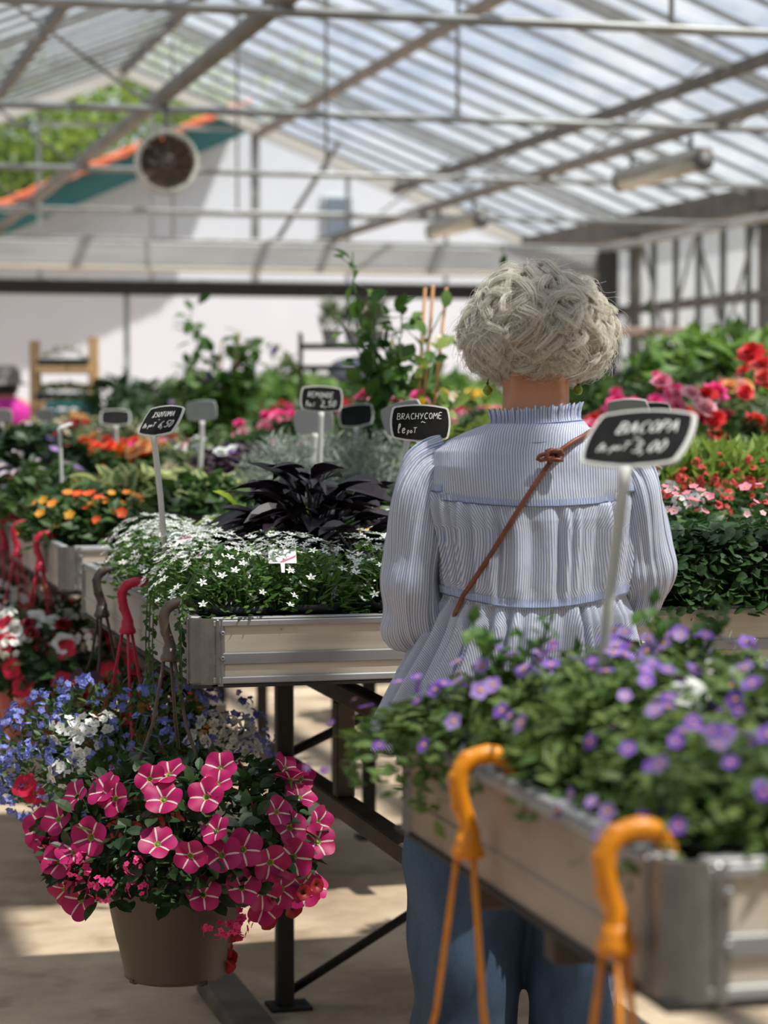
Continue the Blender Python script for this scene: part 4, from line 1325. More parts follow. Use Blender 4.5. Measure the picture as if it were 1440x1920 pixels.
# --- picked plants of the blurred benches, left to right
varieg = [foliage('foliage', 240, .17, .17, .085, .06, lf_variegated, LT, 100 + k, droop=.04) for k in range(2)]
deepb = [foliage('foliage', 380, .18, .2, .06, .035, lf_deep, LT_LOW, 104 + k) for k in range(2)]
midb = [foliage('foliage', 300, .17, .2, .06, .035, lf_mid, LT_LOW, 108 + k) for k in range(3)]
brightb = [foliage('foliage', 300, .17, .2, .06, .035, lf_bright, LT_LOW, 112 + k) for k in range(2)]
plumb = [foliage('foliage', 240, .15, .2, .06, .032, lf_plum, LT_LOW, 116 + k) for k in range(2)]
silver = [foliage('foliage', 900, .2, .27, .05, .006, lf_silver, LT_LOW, 118 + k, lo=.2, lift=.6, jit=.9) for k in range(2)]
dusty = [foliage('foliage', 320, .17, .22, .06, .02, lf_dusty, LT_LOW, 122 + k, lift=.5) for k in range(2)]
USED = []
def spot(name, label, px, d, fol, z0, kinds, n, Rr=.17, Hh=.2, dz=0, group=None, **k):
    x, y = xy_d(px, d)
    USED.append((x, y))
    return plant(name, label, 'plant', (x, y, TZ0 + .022 + dz), fol, z0, kinds, n, Rr, Hh, POTG, group, pot_s=1.5, **k)
for i, (px, d) in enumerate(((120, 6.75), (172, 6.72), (222, 6.68))):
    spot('orange_flower_plant', 'low plant with small orange flowers, %s from the left on the second bench front' % ORD[i], px, d, midb[i], .09, ['simple_orange', 'simple_amber', 'simple_redorange'], 11, .15, .20, scale=.75, up=.2, face=(-.2, -.6, .2), smin=.9, smax=1.3, lo=.95, lift=.03, group='low orange-flowered plants')
for i, (px, d) in enumerate(((195, 7.25), (275, 7.2), (345, 7.0), (418, 6.9), (245, 7.6), (330, 7.5))):
    spot('variegated_plant', 'cream-edged variegated foliage plant, %s of the patch left of the black plant' % ORD[i], px, d, varieg[i % 2], .10, [], 0, scale=1.0, group='variegated foliage plants')
for i, (px, d) in enumerate(((25, 8.3), (75, 8.15))):
    spot('campanula_plant', 'dark green mound with a few purple bells at the left edge, %s one' % ('left' if i == 0 else 'right'), px, d, deepb[i], .18, ['simple_violet', 'simple_lilac'], 6, .2, .2, scale=1.1, smin=.8, smax=1.0)
# striped leaves over the mound
st_leaf = thin_mat('leaf_grey_pink_stripe', (.55, .46, .45), (.66, .58, .55), .6, .3, edge=(.22, .2, .3))
x, y = xy_d(48, 8.0)
plant('striped_leaf_plant', 'plant with long grey-pink striped leaves arching over the dark mound at the left edge', 'plant', (x, y, TZ0 + .022), arching('foliage', 18, .12, .07, .12, .032, st_leaf, 9), .235, pot=POTG, pot_s=1.5)
for i, (px, d, kd) in enumerate(((165, 8.75, ['double_redorange', 'double_orange']), (225, 8.6, ['double_redorange']), (262, 8.7, ['double_orange', 'double_apricot']), (300, 8.5, ['double_apricot', 'double_amber']), (122, 8.9, ['double_yellow', 'double_darkred']), (320, 9.0, ['double_hotpink', 'double_pink']))):
    spot('begonia_plant', 'begonia with %s double flowers behind the variegated leaves' % ('scarlet and orange', 'large scarlet', 'orange and apricot', 'apricot', 'yellow and dark red', 'round pink')[i], px, d, midb[i % 3], .13, kd, 7, .17, .22, up=.2, face=(-.2, -.8, .2), smin=.75, smax=1.3)
for i, (px, d) in enumerate(((380, 8.2), (350, 8.5))):
    spot('white_begonia_plant', 'small white-flowered plant at the foot of the grey sign, %s one' % ('front' if i == 0 else 'rear'), px, d, dusty[i], .15, ['double_white', 'double_cream', 'pinkhead'], 7, .15, .2, face=(-.2, -.8, .2), smin=.7, smax=1.0)
for i, (px, d) in enumerate(((425, 7.7), (470, 7.5), (440, 8.2), (495, 8.0))):
    spot('plum_leaved_plant', 'plum-purple leaved plant left of the silver bush, %s of four' % ORD[i], px, d, plumb[i % 2], .16, ['double_white', 'simple_violet'] if i == 0 else ['simple_violet'], 4, .15, .2)
for i, (px, d) in enumerate(((552, 6.75), (640, 6.7), (598, 6.95), (700, 6.8))):
    spot('silver_bush', 'feathery silver-grey foliage bush behind the black plant, %s from the left' % ORD[(0, 2, 1, 3)[i]], px, d, silver[i % 2], .15, [], 0, scale=1.0, group='silver foliage bushes')
for i, (px, d) in enumerate(((640, 6.55), (690, 6.5), (738, 6.5))):
    spot('amber_flower_plant', 'plant covered in amber and rust flowers below the silver bush, %s from the left' % ORD[i], px, d, midb[i], .10, ['simple_amber', 'simple_orange', 'simple_yellow'], 26, .17, .17, scale=.8, smin=.75, smax=1.1, up=.2, face=(-.2, -.6, .2))
for i, (px, d) in enumerate(((488, 9.2), (425, 9.8))):
    spot('begonia_plant', 'plant with a big hot pink double bloom behind the silver bush' if i == 0 else 'pink double-flowered plant behind the plum leaves', px, d, midb[i], .2, ['double_hotpink'], 3, .1, .24, face=(-.2, -.8, .1), smin=1.3 - .5 * i, smax=1.6 - .6 * i)
for i, (px, d) in enumerate(((680, 7.9), (730, 7.8), (700, 7.4), (770, 7.7))):
    spot('pink_begonia_plant', 'tall pink-flowered plant beneath the climbing vine, %s of four' % ORD[i], px, d, brightb[i % 2], .26, ['double_pink', 'double_hotpink', 'pinkhead'], 9, .17, .26, face=(-.2, -.8, .1), smin=.9, smax=1.25, dz=.0)
for i, (px, d, kd) in enumerate(((20, 9.9, ['double_darkred', 'double_red']), (62, 9.5, ['double_red', 'double_yellow']), (108, 9.8, ['double_darkred', 'double_red']), (150, 9.4, ['double_darkred', 'double_coral']), (195, 9.9, ['double_red', 'double_white']), (238, 9.5, ['double_hotpink', 'double_red']), (285, 9.8, ['double_white', 'double_hotpink']), (335, 9.5, ['double_coral', 'double_white']), (390, 9.9, ['double_white', 'double_pink']))):
    spot('begonia_plant', '%s double-flowered plant, %s from left in the row behind scarlet begonias' % (('dark red', 'red and yellow', 'dark red', 'dark red', 'red and white', 'pink and red', 'white and pink', 'coral and white', 'white')[i], ORD[i]), px, d, midb[i % 3], .16, kd, 12, .18, .2, face=(-.2, -.8, .15), smin=.7, smax=1.15, scale=.95)
# right side, behind the shopper's shoulder
rk = [(1110, 7.3, ['double_pink', 'double_hotpink', 'double_white'], .3, 'pink and white flowers just right of the neck'), (1160, 7.4, ['double_hotpink', 'double_red'], .36, 'dark pink spikes right of the earring'),
      (1205, 7.3, ['double_palepink', 'double_pink'], .42, 'large pale pink flowers above the BACOPA sign'), (1265, 7.25, ['double_palepink', 'double_coral'], .38, 'pink and coral flowers right of the BACOPA sign'),
      (1300, 7.5, ['double_hotpink', 'double_red'], .40, 'hot pink flowers'), (1362, 7.3, ['double_red'], .40, 'big red flowers, the left one'), (1412, 7.4, ['double_red', 'double_coral'], .47, 'big red flowers, the right one'),
      (1320, 7.0, ['double_darkred', 'double_pink'], .22, 'dark red low flowers'), (1400, 6.95, ['double_pink', 'double_white'], .2, 'low pink and white flowers'), (1255, 6.9, ['double_pink', 'simple_pink'], .2, 'low pink flowers')]
for i, (px, d, kd, hz, lab) in enumerate(rk):
    spot('dahlia_plant', 'tall plant with ' + lab, px, d, (midb + brightb)[i % 5], hz * .55, kd, 6, .15, hz * .85, face=(-.25, -.8, .1), smin=.95, smax=1.55, scale=1.0)

# --- fill the blurred benches
fill = [('red', midb, ['double_red', 'double_darkred', 'double_hotpink'], 'red'), ('white', dusty, ['double_white', 'creamhead', 'double_cream'], 'white'),
        ('pink', midb, ['double_pink', 'double_hotpink', 'double_palepink'], 'pink'), ('dark red', deepb, ['double_darkred', 'double_red'], 'dark red'),
        ('green', brightb, [], 'leafy green'), ('coral', dusty, ['double_coral', 'double_apricot', 'pinkhead'], 'coral'), ('yellow', brightb, ['double_yellow', 'double_orange'], 'yellow')]
wts = {'A': [.26, .19, .19, .17, .04, .1, .05], 'B': [.2, .08, .18, .1, .34, .08, .02], 'C': [.05, .05, .08, .04, .7, .06, .02]}
BEN = [('A', .78, 2.36, 6.38, 'second bench of the left row'), ('A', .78, 2.36, 8.9, 'third bench of the left row'), ('A', .78, 2.36, 11.3, 'fourth bench of the left row'), ('A', .78, 2.36, 13.7, 'last bench of the left row'),
       ('B', 2.95, 4.5, 6.4, 'nearest bench of the right row'), ('B', 2.95, 4.5, 8.9, 'second bench of the right row'), ('B', 2.95, 4.5, 11.3, 'third bench of the right row'), ('B', 2.95, 4.5, 13.7, 'last bench of the right row'),
       ('C', 5.1, 6.6, 11.4, 'nearer bench on the far right'), ('C', 5.1, 6.6, 13.7, 'farther bench on the far right')]
for row, x0, x1, y0, bl_ in BEN:
    st = .27 if y0 < 9 else .31
    ny, nx = int(1.4 / st), int((x1 - x0 - .1) / st)
    for j in range(ny):
        for i in range(nx):
            x = x0 + .15 + i * st + random.uniform(-.05, .05)
            y = y0 + .15 + j * st + random.uniform(-.05, .05)
            px, d = px_of(x, y)
            if not -60 < px < 1500 or any((x - a) ** 2 + (y - b2) ** 2 < .055 for a, b2 in USED) or 915 < px < 1075:
                continue
            nm, fo, kd, lab = fill[int(rng.choice(7, p=wts[row]))]
            if y0 < 8 and row == 'A':
                nm, fo, kd, lab = fill[1] if px > 480 else random.choice([('variegated', varieg, [], 'variegated'), ('white', dusty, ['double_white', 'pinkhead'], 'pale'), ('green', midb, [], 'leafy green'), ('plum', plumb, ['simple_violet'], 'plum-leaved')])
            low_ = y0 < 8 and row == 'A'
            tall = -.03 if low_ else random.uniform(.0, .10) + (.03 if d > 9.5 else 0) + (.12 if row != 'A' else 0)
            plant('bedding_plant', '%s plant, %s from left, %s row, %s' % (lab if not kd else lab + '-flowered', ORD[min(9, i)], ORD[j], bl_), 'plant', (x, y, TZ0 + .022), fo[(i + j) % len(fo)], .1 + tall, kd, (14 if d < 11.4 and row == 'A' else 9) if kd else 0, .17, .2, POTG,
                  'flowering plants on the ' + bl_, pot_s=1.5, scale=random.uniform(.9, 1.15), face=(-.25, -.75, .15), smin=.75, smax=1.25)
# ---------------------------------------------------------------- the shopper
PX, PY = xy_d(985, 3.75)
P = thing('person', 'person with short curly silver hair, striped blouse and jeans, seen from behind', 'person', (PX, PY, 0), -YAW)
skin, t, o = new_mat('skin')
b = N(t, 'ShaderNodeBsdfPrincipled', i_Roughness=.5)
b.inputs['Subsurface Weight'].default_value = .12
b.inputs['Subsurface Radius'].default_value = (.012, .005, .003)
tcn = N(t, 'ShaderNodeTexCoord')
nz = N(t, 'ShaderNodeTexNoise', i_Scale=22.0, i_Detail=4.0)
rp = N(t, 'ShaderNodeValToRGB')
rp.color_ramp.elements[0].color, rp.color_ramp.elements[1].color = (.50, .205, .10, 1), (.60, .28, .155, 1)
t.links.new(tcn.outputs['Object'], nz.inputs['Vector'])
t.links.new(nz.outputs['Fac'], rp.inputs[0])
t.links.new(rp.outputs[0], b.inputs['Base Color'])
t.links.new(b.outputs[0], o.inputs['Surface'])

HC = Vector((.018, .055, 1.578))                 # skull centre
HR = Matrix.Rotation(-.22, 3, 'Z') @ Matrix.Rotation(-.28, 3, 'X') @ Matrix.Rotation(.06, 3, 'Y')   # head turned right, bent forward
hp = lambda x, y, z: HC + HR @ Vector((x, y, z))
m = MB()
m.ball(HC, (.070, .090, .090), 24, 16, rot=HR)
m.ball(hp(0, .038, -.052), (.055, .056, .066), 20, 14, rot=HR)          # jaw and face
m.ball(hp(0, .086, -.108), (.022, .018, .018), 12, 8, rot=HR)
m.ball(hp(0, .098, -.032), (.012, .02, .022), 12, 8, rot=HR)            # nose
m.tube([hp(0, .090, .0), hp(0, .108, -.034), hp(0, .097, -.042)], [.007, .011, .009], 10)
m.tube([hp(-.024, .086, -.072), hp(0, .096, -.07), hp(.024, .086, -.072)], [.004, .0075, .004], 8)
m.tube([hp(-.022, .086, -.08), hp(0, .095, -.08), hp(.022, .086, -.08)], [.004, .0075, .004], 8)
for s in (-1, 1):
    m.tube([hp(s * .012, .088, .012), hp(s * .032, .086, .016), hp(s * .05, .07, .01)], [.006, .007, .005], 8)   # brows
    m.ball(hp(s * .03, .078, -.008), (.014, .012, .009), 12, 8, rot=HR)
    m.ball(hp(s * .04, .06, -.038), (.02, .024, .02), 12, 8, rot=HR)    # cheeks
    ear = [hp(s * .070, .0, -.066), hp(s * .078, -.004, -.045), hp(s * .088, -.014, -.022), hp(s * .088, -.010, .0), hp(s * .080, .004, .008), hp(s * .074, .010, -.005)]
    m.tube(ear, [.008, .0085, .0085, .008, .007, .006], 8)
    m.ball(hp(s * .077, -.002, -.024), (.008, .016, .026), 12, 8, rot=HR)
m.tube([(.014, -.006, 1.35), (.016, -.004, 1.41), (.0175, .004, 1.455), (.018, .020, 1.50), (.018, .036, 1.55)], [.070, .060, .0545, .0555, .062], 24)
m.tube([(-.028, -.038, 1.40), (-.014, -.028, 1.47), (-.012, -.02, 1.54)], [.016, .014, .014], 10)
m.tube([(.060, -.038, 1.40), (.048, -.028, 1.47), (.046, -.02, 1.54)], [.016, .014, .014], 10)
m.tube([(-.150, .0, 1.325), (-.08, 0, 1.368), (.01, -.002, 1.385), (.10, 0, 1.368), (.165, .0, 1.325)], [.034, .036, .045, .036, .034], 16)
for z, wx, wy in ((1.30, .145, .092), (1.22, .135, .095), (1.12, .118, .088), (1.02, .125, .09), (.92, .15, .105), (.84, .155, .11)):
    m.ball((.008, .012, z), (wx, wy, .085), 20, 12)
# arms, elbows bent, hands held low in front over the bench rim
def limb(pts, rad, n=14):
    m.tube(pts, rad, n)
    for p, r_ in zip(pts, rad):
        m.ball(p, r_, n, 8)
for s, sh, el, wr in ((-1, (-.158, 0, 1.335), (-.178, .02, 1.105), (-.085, .225, 1.12)), (1, (.175, 0, 1.335), (.192, .035, 1.15), (.10, .235, 1.135))):
    sh, el, wr = Vector(sh), Vector(el), Vector(wr)
    limb([sh, sh.lerp(el, .5), el], [.043, .04, .034])
    limb([el, el.lerp(wr, .35), wr], [.034, .035, .022])
    f = (wr - el).normalized()
    side = Vector((-s, .25, 0)).normalized()
    side = (side - f * side.dot(f)).normalized()
    dn = f.cross(side).normalized()
    if dn.z > 0:
        dn = -dn
    pc = wr + f * .05
    rt = np.array([f, side, f.cross(side)]).T
    m.ball(pc, (.052, .037, .016), 14, 10, rot=rt)
    m.ball(wr + f * .012, (.03, .027, .019), 12, 8, rot=rt)
    for k, (off, L) in enumerate(((.026, .072), (.009, .080), (-.009, .075), (-.025, .060))):
        k0 = pc + f * .036 + side * off
        k1 = k0 + (f * .9 + dn * .25).normalized() * L * .45
        k2 = k1 + (f * .65 + dn * .75).normalized() * L * .32
        k3 = k2 + (f * .3 + dn * .95).normalized() * L * .25
        m.tube([k0 - f * .02, k0, k1, k2, k3], [.0095, .0092, .0085, .0078, .0065], 10)
    t0 = wr + f * .03 + side * .024
    m.tube([t0, t0 + (f * .5 + side * .7 + dn * .2).normalized() * .035, t0 + (f * .5 + side * .7 + dn * .2).normalized() * .035 + (f * .9 + dn * .4).normalized() * .03], [.0125, .0105, .008], 10)
for s, hx in ((-1, -.085), (1, .085)):
    limb([(hx, .01, .84), (hx + s * .004, .012, .48), (hx + s * .002, -.002, .10)], [.082, .055, .038])
    m.ball((hx, -.015, .055), (.035, .045, .05), 12, 8)
    m.ball((hx + s * .006, .06, .035), (.042, .115, .028), 16, 10)
bd = m.build('body', skin, P, True)
rm = bd.modifiers.new('join', 'REMESH')
rm.mode = 'VOXEL'
rm.voxel_size = .0052
rm.use_smooth_shade = True
sm = bd.modifiers.new('smooth', 'SMOOTH')
sm.factor, sm.iterations = .5, 5

# ---- blouse
def blouse_mat(name, k, base=(.76, .755, .80), stripe=(.27, .35, .57), width=.44, wob=.012):
    m, t, o = new_mat(name)
    u = N(t, 'ShaderNodeTexCoord')
    sp = N(t, 'ShaderNodeSeparateXYZ')
    t.links.new(u.outputs['UV'], sp.inputs[0])
    nz = N(t, 'ShaderNodeTexNoise', i_Scale=38.0, i_Detail=3.0)
    t.links.new(u.outputs['Object'], nz.inputs['Vector'])
    def M(op, a, b2=None):
        n = N(t, 'ShaderNodeMath', operation=op)
        for i, q in enumerate((a, b2)):
            if q is None:
                continue
            if isinstance(q, (int, float)):
                n.inputs[i].default_value = q
            else:
                t.links.new(q, n.inputs[i])
        return n.outputs[0]
    fr_ = M('FRACT', M('ADD', M('MULTIPLY', sp.outputs[0], float(k)), M('MULTIPLY', nz.outputs['Fac'], wob * 20)))
    tri = M('ABSOLUTE', M('SUBTRACT', fr_, .5))
    mr = N(t, 'ShaderNodeMapRange')
    mr.inputs[1].default_value, mr.inputs[2].default_value = width * .5 - .11, width * .5 + .11
    mr.inputs[3].default_value, mr.inputs[4].default_value = 1, 0
    t.links.new(tri, mr.inputs[0])
    mx = N(t, 'ShaderNodeMixRGB')
    t.links.new(mr.outputs[0], mx.inputs[0])
    mx.inputs[1].default_value, mx.inputs[2].default_value = rgba(base), rgba(stripe)
    b = N(t, 'ShaderNodeBsdfPrincipled', i_Roughness=.9)
    t.links.new(mx.outputs[0], b.inputs['Base Color'])
    mp_ = N(t, 'ShaderNodeMapping')
    mp_.inputs['Scale'].default_value = (1, 1, .22)
    n2 = N(t, 'ShaderNodeTexNoise', i_Scale=120.0, i_Detail=3.0)
    t.links.new(u.outputs['Object'], mp_.inputs[0])
    t.links.new(mp_.outputs[0], n2.inputs['Vector'])
    bp = N(t, 'ShaderNodeBump', i_Strength=.55, i_Distance=.004)
    t.links.new(M('ADD', n2.outputs['Fac'], M('MULTIPLY', mr.outputs[0], .35)), bp.inputs['Height'])
    t.links.new(bp.outputs[0], b.inputs['Normal'])
    tr = N(t, 'ShaderNodeBsdfTranslucent')
    t.links.new(mx.outputs[0], tr.inputs[0])
    ms = N(t, 'ShaderNodeMixShader')
    ms.inputs[0].default_value = .14
    t.links.new(b.outputs[0], ms.inputs[1])
    t.links.new(tr.outputs[0], ms.inputs[2])
    t.links.new(ms.outputs[0], o.inputs['Surface'])
    return m
bl_m = blouse_mat('blouse_stripe', 1)
bl_sl = blouse_mat('sleeve_stripe', 84)
bl_col = blouse_mat('collar_stripe', 100, stripe=(.15, .25, .54))
bl_seam = blouse_mat('seam_stripe', 1, base=(.58, .63, .78), stripe=(.24, .33, .58))

SEC = [(1.424, -.060, .092, -.004, .064), (1.418, -.076, .102, -.004, .072), (1.408, -.102, .122, -.002, .081), (1.396, -.128, .146, 0, .088), (1.38, -.152, .164, 0, .094), (1.355, -.164, .177, 0, .1),
       (1.32, -.162, .178, 0, .106), (1.29, -.152, .173, .0, .109), (1.25, -.142, .168, .002, .112), (1.20, -.137, .165, .004, .114), (1.14, -.136, .160, .006, .114), (1.09, -.152, .168, .006, .122),
       (1.03, -.178, .182, .006, .13), (.97, -.205, .192, .006, .136), (.92, -.226, .200, .004, .140), (.885, -.236, .204, .004, .142)]
SEC = np.array(SEC[::-1])
yoke = lambda x: 1.302 - .03 * (1 - min(1, abs((x - .01) / .14)) ** 2.2) * .35 + (.012 if abs(x - .01) > .13 else 0)
waist = lambda x: 1.142 - .012 * math.cos((x - .01) * 14)
g = np.random.default_rng(21)
KF = [(int(k), a, p) for k, a, p in zip((17, 23, 31, 41, 53, 64), (.55, .8, 1.0, .8, .6, .4), g.uniform(0, 6.28, 6))]
def gather(th, ph=0.0):
    return sum(a * math.sin(k * th + p + ph * (i + 1)) for i, (k, a, p) in enumerate(KF)) / 2.4
def torso_pt(th, z, extra=0.0):
    xl, xr, yc, dp = (np.interp(z, SEC[:, 0], SEC[:, i]) for i in (1, 2, 3, 4))
    c, s = math.cos(th), math.sin(th)
    e = 2 / 2.5
    hw = (xr - xl) / 2
    X = (xl + xr) / 2 + hw * math.copysign(abs(c) ** e, c)
    Y = yc + dp * math.copysign(abs(s) ** e, s)
    zy, zw = yoke(X), waist(X)
    sm_ = lambda a, b2, q: max(0, min(1, (q - a) / (b2 - a)))
    fold = 0.0
    if z < zy:
        fade = sm_(zy, zy - .035, z)
        mid = 1 - .35 * sm_(zy - .06, zw, z)
        near_w = 1 - .75 * sm_(zw + .03, zw, z) if z > zw else 1
        fold = .0085 * gather(th, (zy - z) * .9) * (0.35 + .65 * fade) * mid * near_w
        fold += .0035 * sm_(zy, zy - .02, z)
    else:
        fold = .0016 * math.sin(5 * th + z * 60) + .0012 * math.sin(9 * th - z * 45 + 1)
    if z < zw:
        fade = sm_(zw, zw - .03, z)
        grow = 1 + 1.3 * sm_(zw, zw - .25, z)
        fold = .0095 * gather(th * 1.0 + .35, (zw - z) * 1.3) * (.4 + .6 * fade) * grow + .004 * fade
    # soft lengthwise creases
    fold += .0022 * math.sin(3.1 * th + 22 * z) * (z < zy)
    r = 1 + (fold + extra) / .13
    cx = (xl + xr) / 2
    return (cx + (X - cx) * r, yc + (Y - yc) * r, z)
nth, nz_ = 420, 220
m = MB()
zs = np.linspace(1.424, .885, nz_)
v, uv = [], []
hem = lambda th: .012 * math.sin(2 * th + 1) + .003 * math.sin(19 * th)
for iz, z in enumerate(zs):
    for j in range(nth + 1):
        th = 2 * math.pi * j / nth
        zz = z + hem(th) * max(0, (1.0 - z) / .115)
        x_, y_, _ = torso_pt(th, z)
        if z > 1.36:      # neck opening sits lower in front
            zz -= .045 * max(0, math.sin(th)) * (z - 1.36) / .07
        v.append((x_, y_, zz))
        # stripe coordinate follows the cloth: arc length in x and y
        uv.append((j / nth, iz / nz_))
W1 = nth + 1
# arc-length u so that stripes stay evenly spaced round the body
ring = np.array([torso_pt(2 * math.pi * j / nth, 1.2)[:2] for j in range(W1)])
al = np.concatenate([[0], np.cumsum(np.linalg.norm(np.diff(ring, axis=0), axis=1))])
# stripe count: distance along the cloth from the centre of the back, one stripe per 4.3 mm
def stripes(z):
    ring = np.array([torso_pt(2 * math.pi * j / nth, z)[:2] for j in range(W1)])
    c = np.concatenate([[0], np.cumsum(np.linalg.norm(np.diff(ring, axis=0), axis=1))])
    return (c - c[nth * 3 // 4]) / .0043
uv = []
for iz, z in enumerate(zs):
    uv += [(q, iz / nz_) for q in stripes(z)]
al = stripes(1.22)
f = [(i * W1 + j, i * W1 + j + 1, (i + 1) * W1 + j + 1, (i + 1) * W1 + j) for i in range(nz_ - 1) for j in range(nth)]
m.add(v, f, 0, uv)
blouse = m.build('blouse', bl_m, P, True)
sol = blouse.modifiers.new('cloth', 'SOLIDIFY')
sol.thickness = .0015
stitch_m = mat('stitch_blue_grey', (.10, .13, .22), .9)
def seam(fn, nm, hgt, ext):
    m = MB()
    v, uv = [], []
    hs = [0, .25, .5, .75, 1]
    for q in hs:
        for j in range(nth + 1):
            th = 2 * math.pi * j / nth
            x0, y0, _ = torso_pt(th, 1.2)
            z = fn(x0) + .003 + hgt * q
            x_, y_, zz = torso_pt(th, z, ext)
            v.append((x_, y_, zz))
            uv.append((al[j], q))
    f = [(i * W1 + j, i * W1 + j + 1, (i + 1) * W1 + j + 1, (i + 1) * W1 + j) for i in range(len(hs) - 1) for j in range(nth)]
    m.add(v, f, 0, uv)
    o = m.build(nm, bl_seam, blouse, True)
    line = [torso_pt(2 * math.pi * j / nth, fn(torso_pt(2 * math.pi * j / nth, 1.2)[0]) + .0025, ext + .0006) for j in range(0, nth + 1, 2)]
    MB().tube(line, .0009, 5).build('stitching', stitch_m, o)
    return o
seam(yoke, 'yoke_seam', .010, .0024)
seam(waist, 'waist_seam', .012, .0034)
# stand collar with a gathered ruffle
def collar_ring(z_, r_, k):
    pts = []
    for j in range(241):
        th = 2 * math.pi * j / 240
        c, s = math.cos(th), math.sin(th)
        drop = -.045 * max(0, s) + .006 * c
        ruf = k * (math.sin(34 * th + 1.2 * math.sin(3 * th)) + .5 * math.sin(53 * th + 1))
        R_ = r_ + ruf
        pts.append((.017 + R_ * 1.03 * c, .002 + R_ * .95 * s, z_ + drop + ruf * .8))
    return pts
m = MB()
rows_ = [(1.396, .0960, 0), (1.405, .0905, 0), (1.415, .0830, 0), (1.424, .0750, 0), (1.4265, .0712, .0005), (1.434, .0700, .0013), (1.443, .0705, .0022), (1.4515, .0725, .0030)]
v, uv = [], []
for i, (z_, r_, k) in enumerate(rows_):
    v += collar_ring(z_, r_, k)
    uv += [(j / 240, i / 8) for j in range(241)]
m.add(v, [(i * 241 + j, i * 241 + j + 1, (i + 1) * 241 + j + 1, (i + 1) * 241 + j) for i in range(7) for j in range(240)], 0, uv)
co = m.build('collar', bl_col, blouse, True)
co.modifiers.new('cloth', 'SOLIDIFY').thickness = .0012
m = MB()
for z_, r_ in ((1.395, .0968), (1.4245, .0752)):
    pts = collar_ring(z_, r_, 0)
    m.tube(pts[::3], .0011, 5)
m.build('collar_seam', blouse_mat('collar_seam_blue', 1, base=(.3, .38, .6), stripe=(.25, .33, .58)), co)
# sleeves
def sleeve(s, pts, rad, seed, cuff_dir):
    g = np.random.default_rng(seed)
    P_, Rr_ = [], []
    n0 = len(pts)
    for i in range(n0 - 1):
        for k in range(14):
            p0, p1, p2, p3 = (np.array(pts[max(0, min(n0 - 1, i + j))]) for j in (-1, 0, 1, 2))
            u = k / 14
            P_.append(.5 * ((2 * p1) + (-p0 + p2) * u + (2 * p0 - 5 * p1 + 4 * p2 - p3) * u * u + (-p0 + 3 * p1 - 3 * p2 + p3) * u ** 3))
            Rr_.append((np.array(rad[i]) * (1 - u) + np.array(rad[i + 1]) * u))
    P_.append(np.array(pts[-1]))
    Rr_.append(np.array(rad[-1]))
    k = len(P_)
    n = 150
    v, uv = [], []
    a = None
    ph = g.uniform(0, 6.28, 12)
    for i, p in enumerate(P_):
        t_ = Vector(P_[min(i + 1, k - 1)] - P_[max(i - 1, 0)]).normalized()
        if a is None:
            a = Vector((0, 1, 0))
        a = (a - t_ * a.dot(t_)).normalized()
        b_ = t_.cross(a)
        q = i / (k - 1)
        for j in range(n + 1):
            th = 2 * math.pi * j / n
            gat = math.sin(13 * th + ph[0] + 3 * q) + .8 * math.sin(21 * th + ph[1] - 2 * q) + .6 * math.sin(31 * th + ph[2])
            top = max(0, 1 - q * 4.5)
            end = max(0, (q - .72) / .28)
            d_ = .0022 * gat * (.45 + 1.5 * top + 1.6 * end)
            d_ += .0045 * math.sin(2 * th + 9 * q + ph[3]) * (1 - top) + .0035 * math.sin(3 * th - 17 * q + ph[4])
            el = math.exp(-((q - .60) / .14) ** 2)
            d_ += .0055 * el * math.sin(38 * q + 1.6 * math.cos(th + ph[5])) * max(0, math.cos(th + ph[5]))
            d_ += .0035 * math.sin(24 * q + 2 * math.sin(th + ph[6]) + ph[7]) * (.3 + el)
            rx, ry = Rr_[i]
            v.append(Vector(p) + a * math.cos(th) * (rx + d_) + b_ * math.sin(th) * (ry + d_))
            uv.append((j / n, q))
    m = MB()
    w_ = n + 1
    m.add(np.array([tuple(x) for x in v]), [(i * w_ + j, i * w_ + j + 1, (i + 1) * w_ + j + 1, (i + 1) * w_ + j) for i in range(k - 1) for j in range(n)], 0, uv)
    o = m.build('sleeve', bl_sl, blouse, True)
    sl = o.modifiers.new('cloth', 'SOLIDIFY')
    sl.thickness = .0015
    # gathered cuff
    e, e0 = Vector(P_[-1]), Vector(P_[-4])
    d_ = (e - e0).normalized()
    m = MB()
    ry = Rr_[-1][0]
    m.tube([e - d_ * .004, e + d_ * .006, e + d_ * .016], [ry * 1.03, ry * 1.02, ry * 1.05], 40, cap=False)
    m.build('cuff', bl_seam, o, True)
    return o
sleeve(-1, [(-.118, .0, 1.362), (-.150, -.002, 1.343), (-.168, -.004, 1.29), (-.180, -.004, 1.21), (-.186, .0, 1.135), (-.178, .02, 1.097), (-.155, .07, 1.094), (-.128, .135, 1.105)],
       [(.036, .040), (.047, .050), (.053, .051), (.056, .051), (.058, .054), (.056, .054), (.050, .050), (.040, .040)], 3, None)
sleeve(1, [(.130, .0, 1.362), (.162, .0, 1.343), (.180, .0, 1.285), (.191, .004, 1.215), (.197, .014, 1.165), (.19, .04, 1.145), (.165, .09, 1.14), (.14, .15, 1.138)],
       [(.036, .040), (.047, .048), (.051, .047), (.053, .046), (.054, .048), (.052, .048), (.047, .046), (.036, .036)], 4, None)

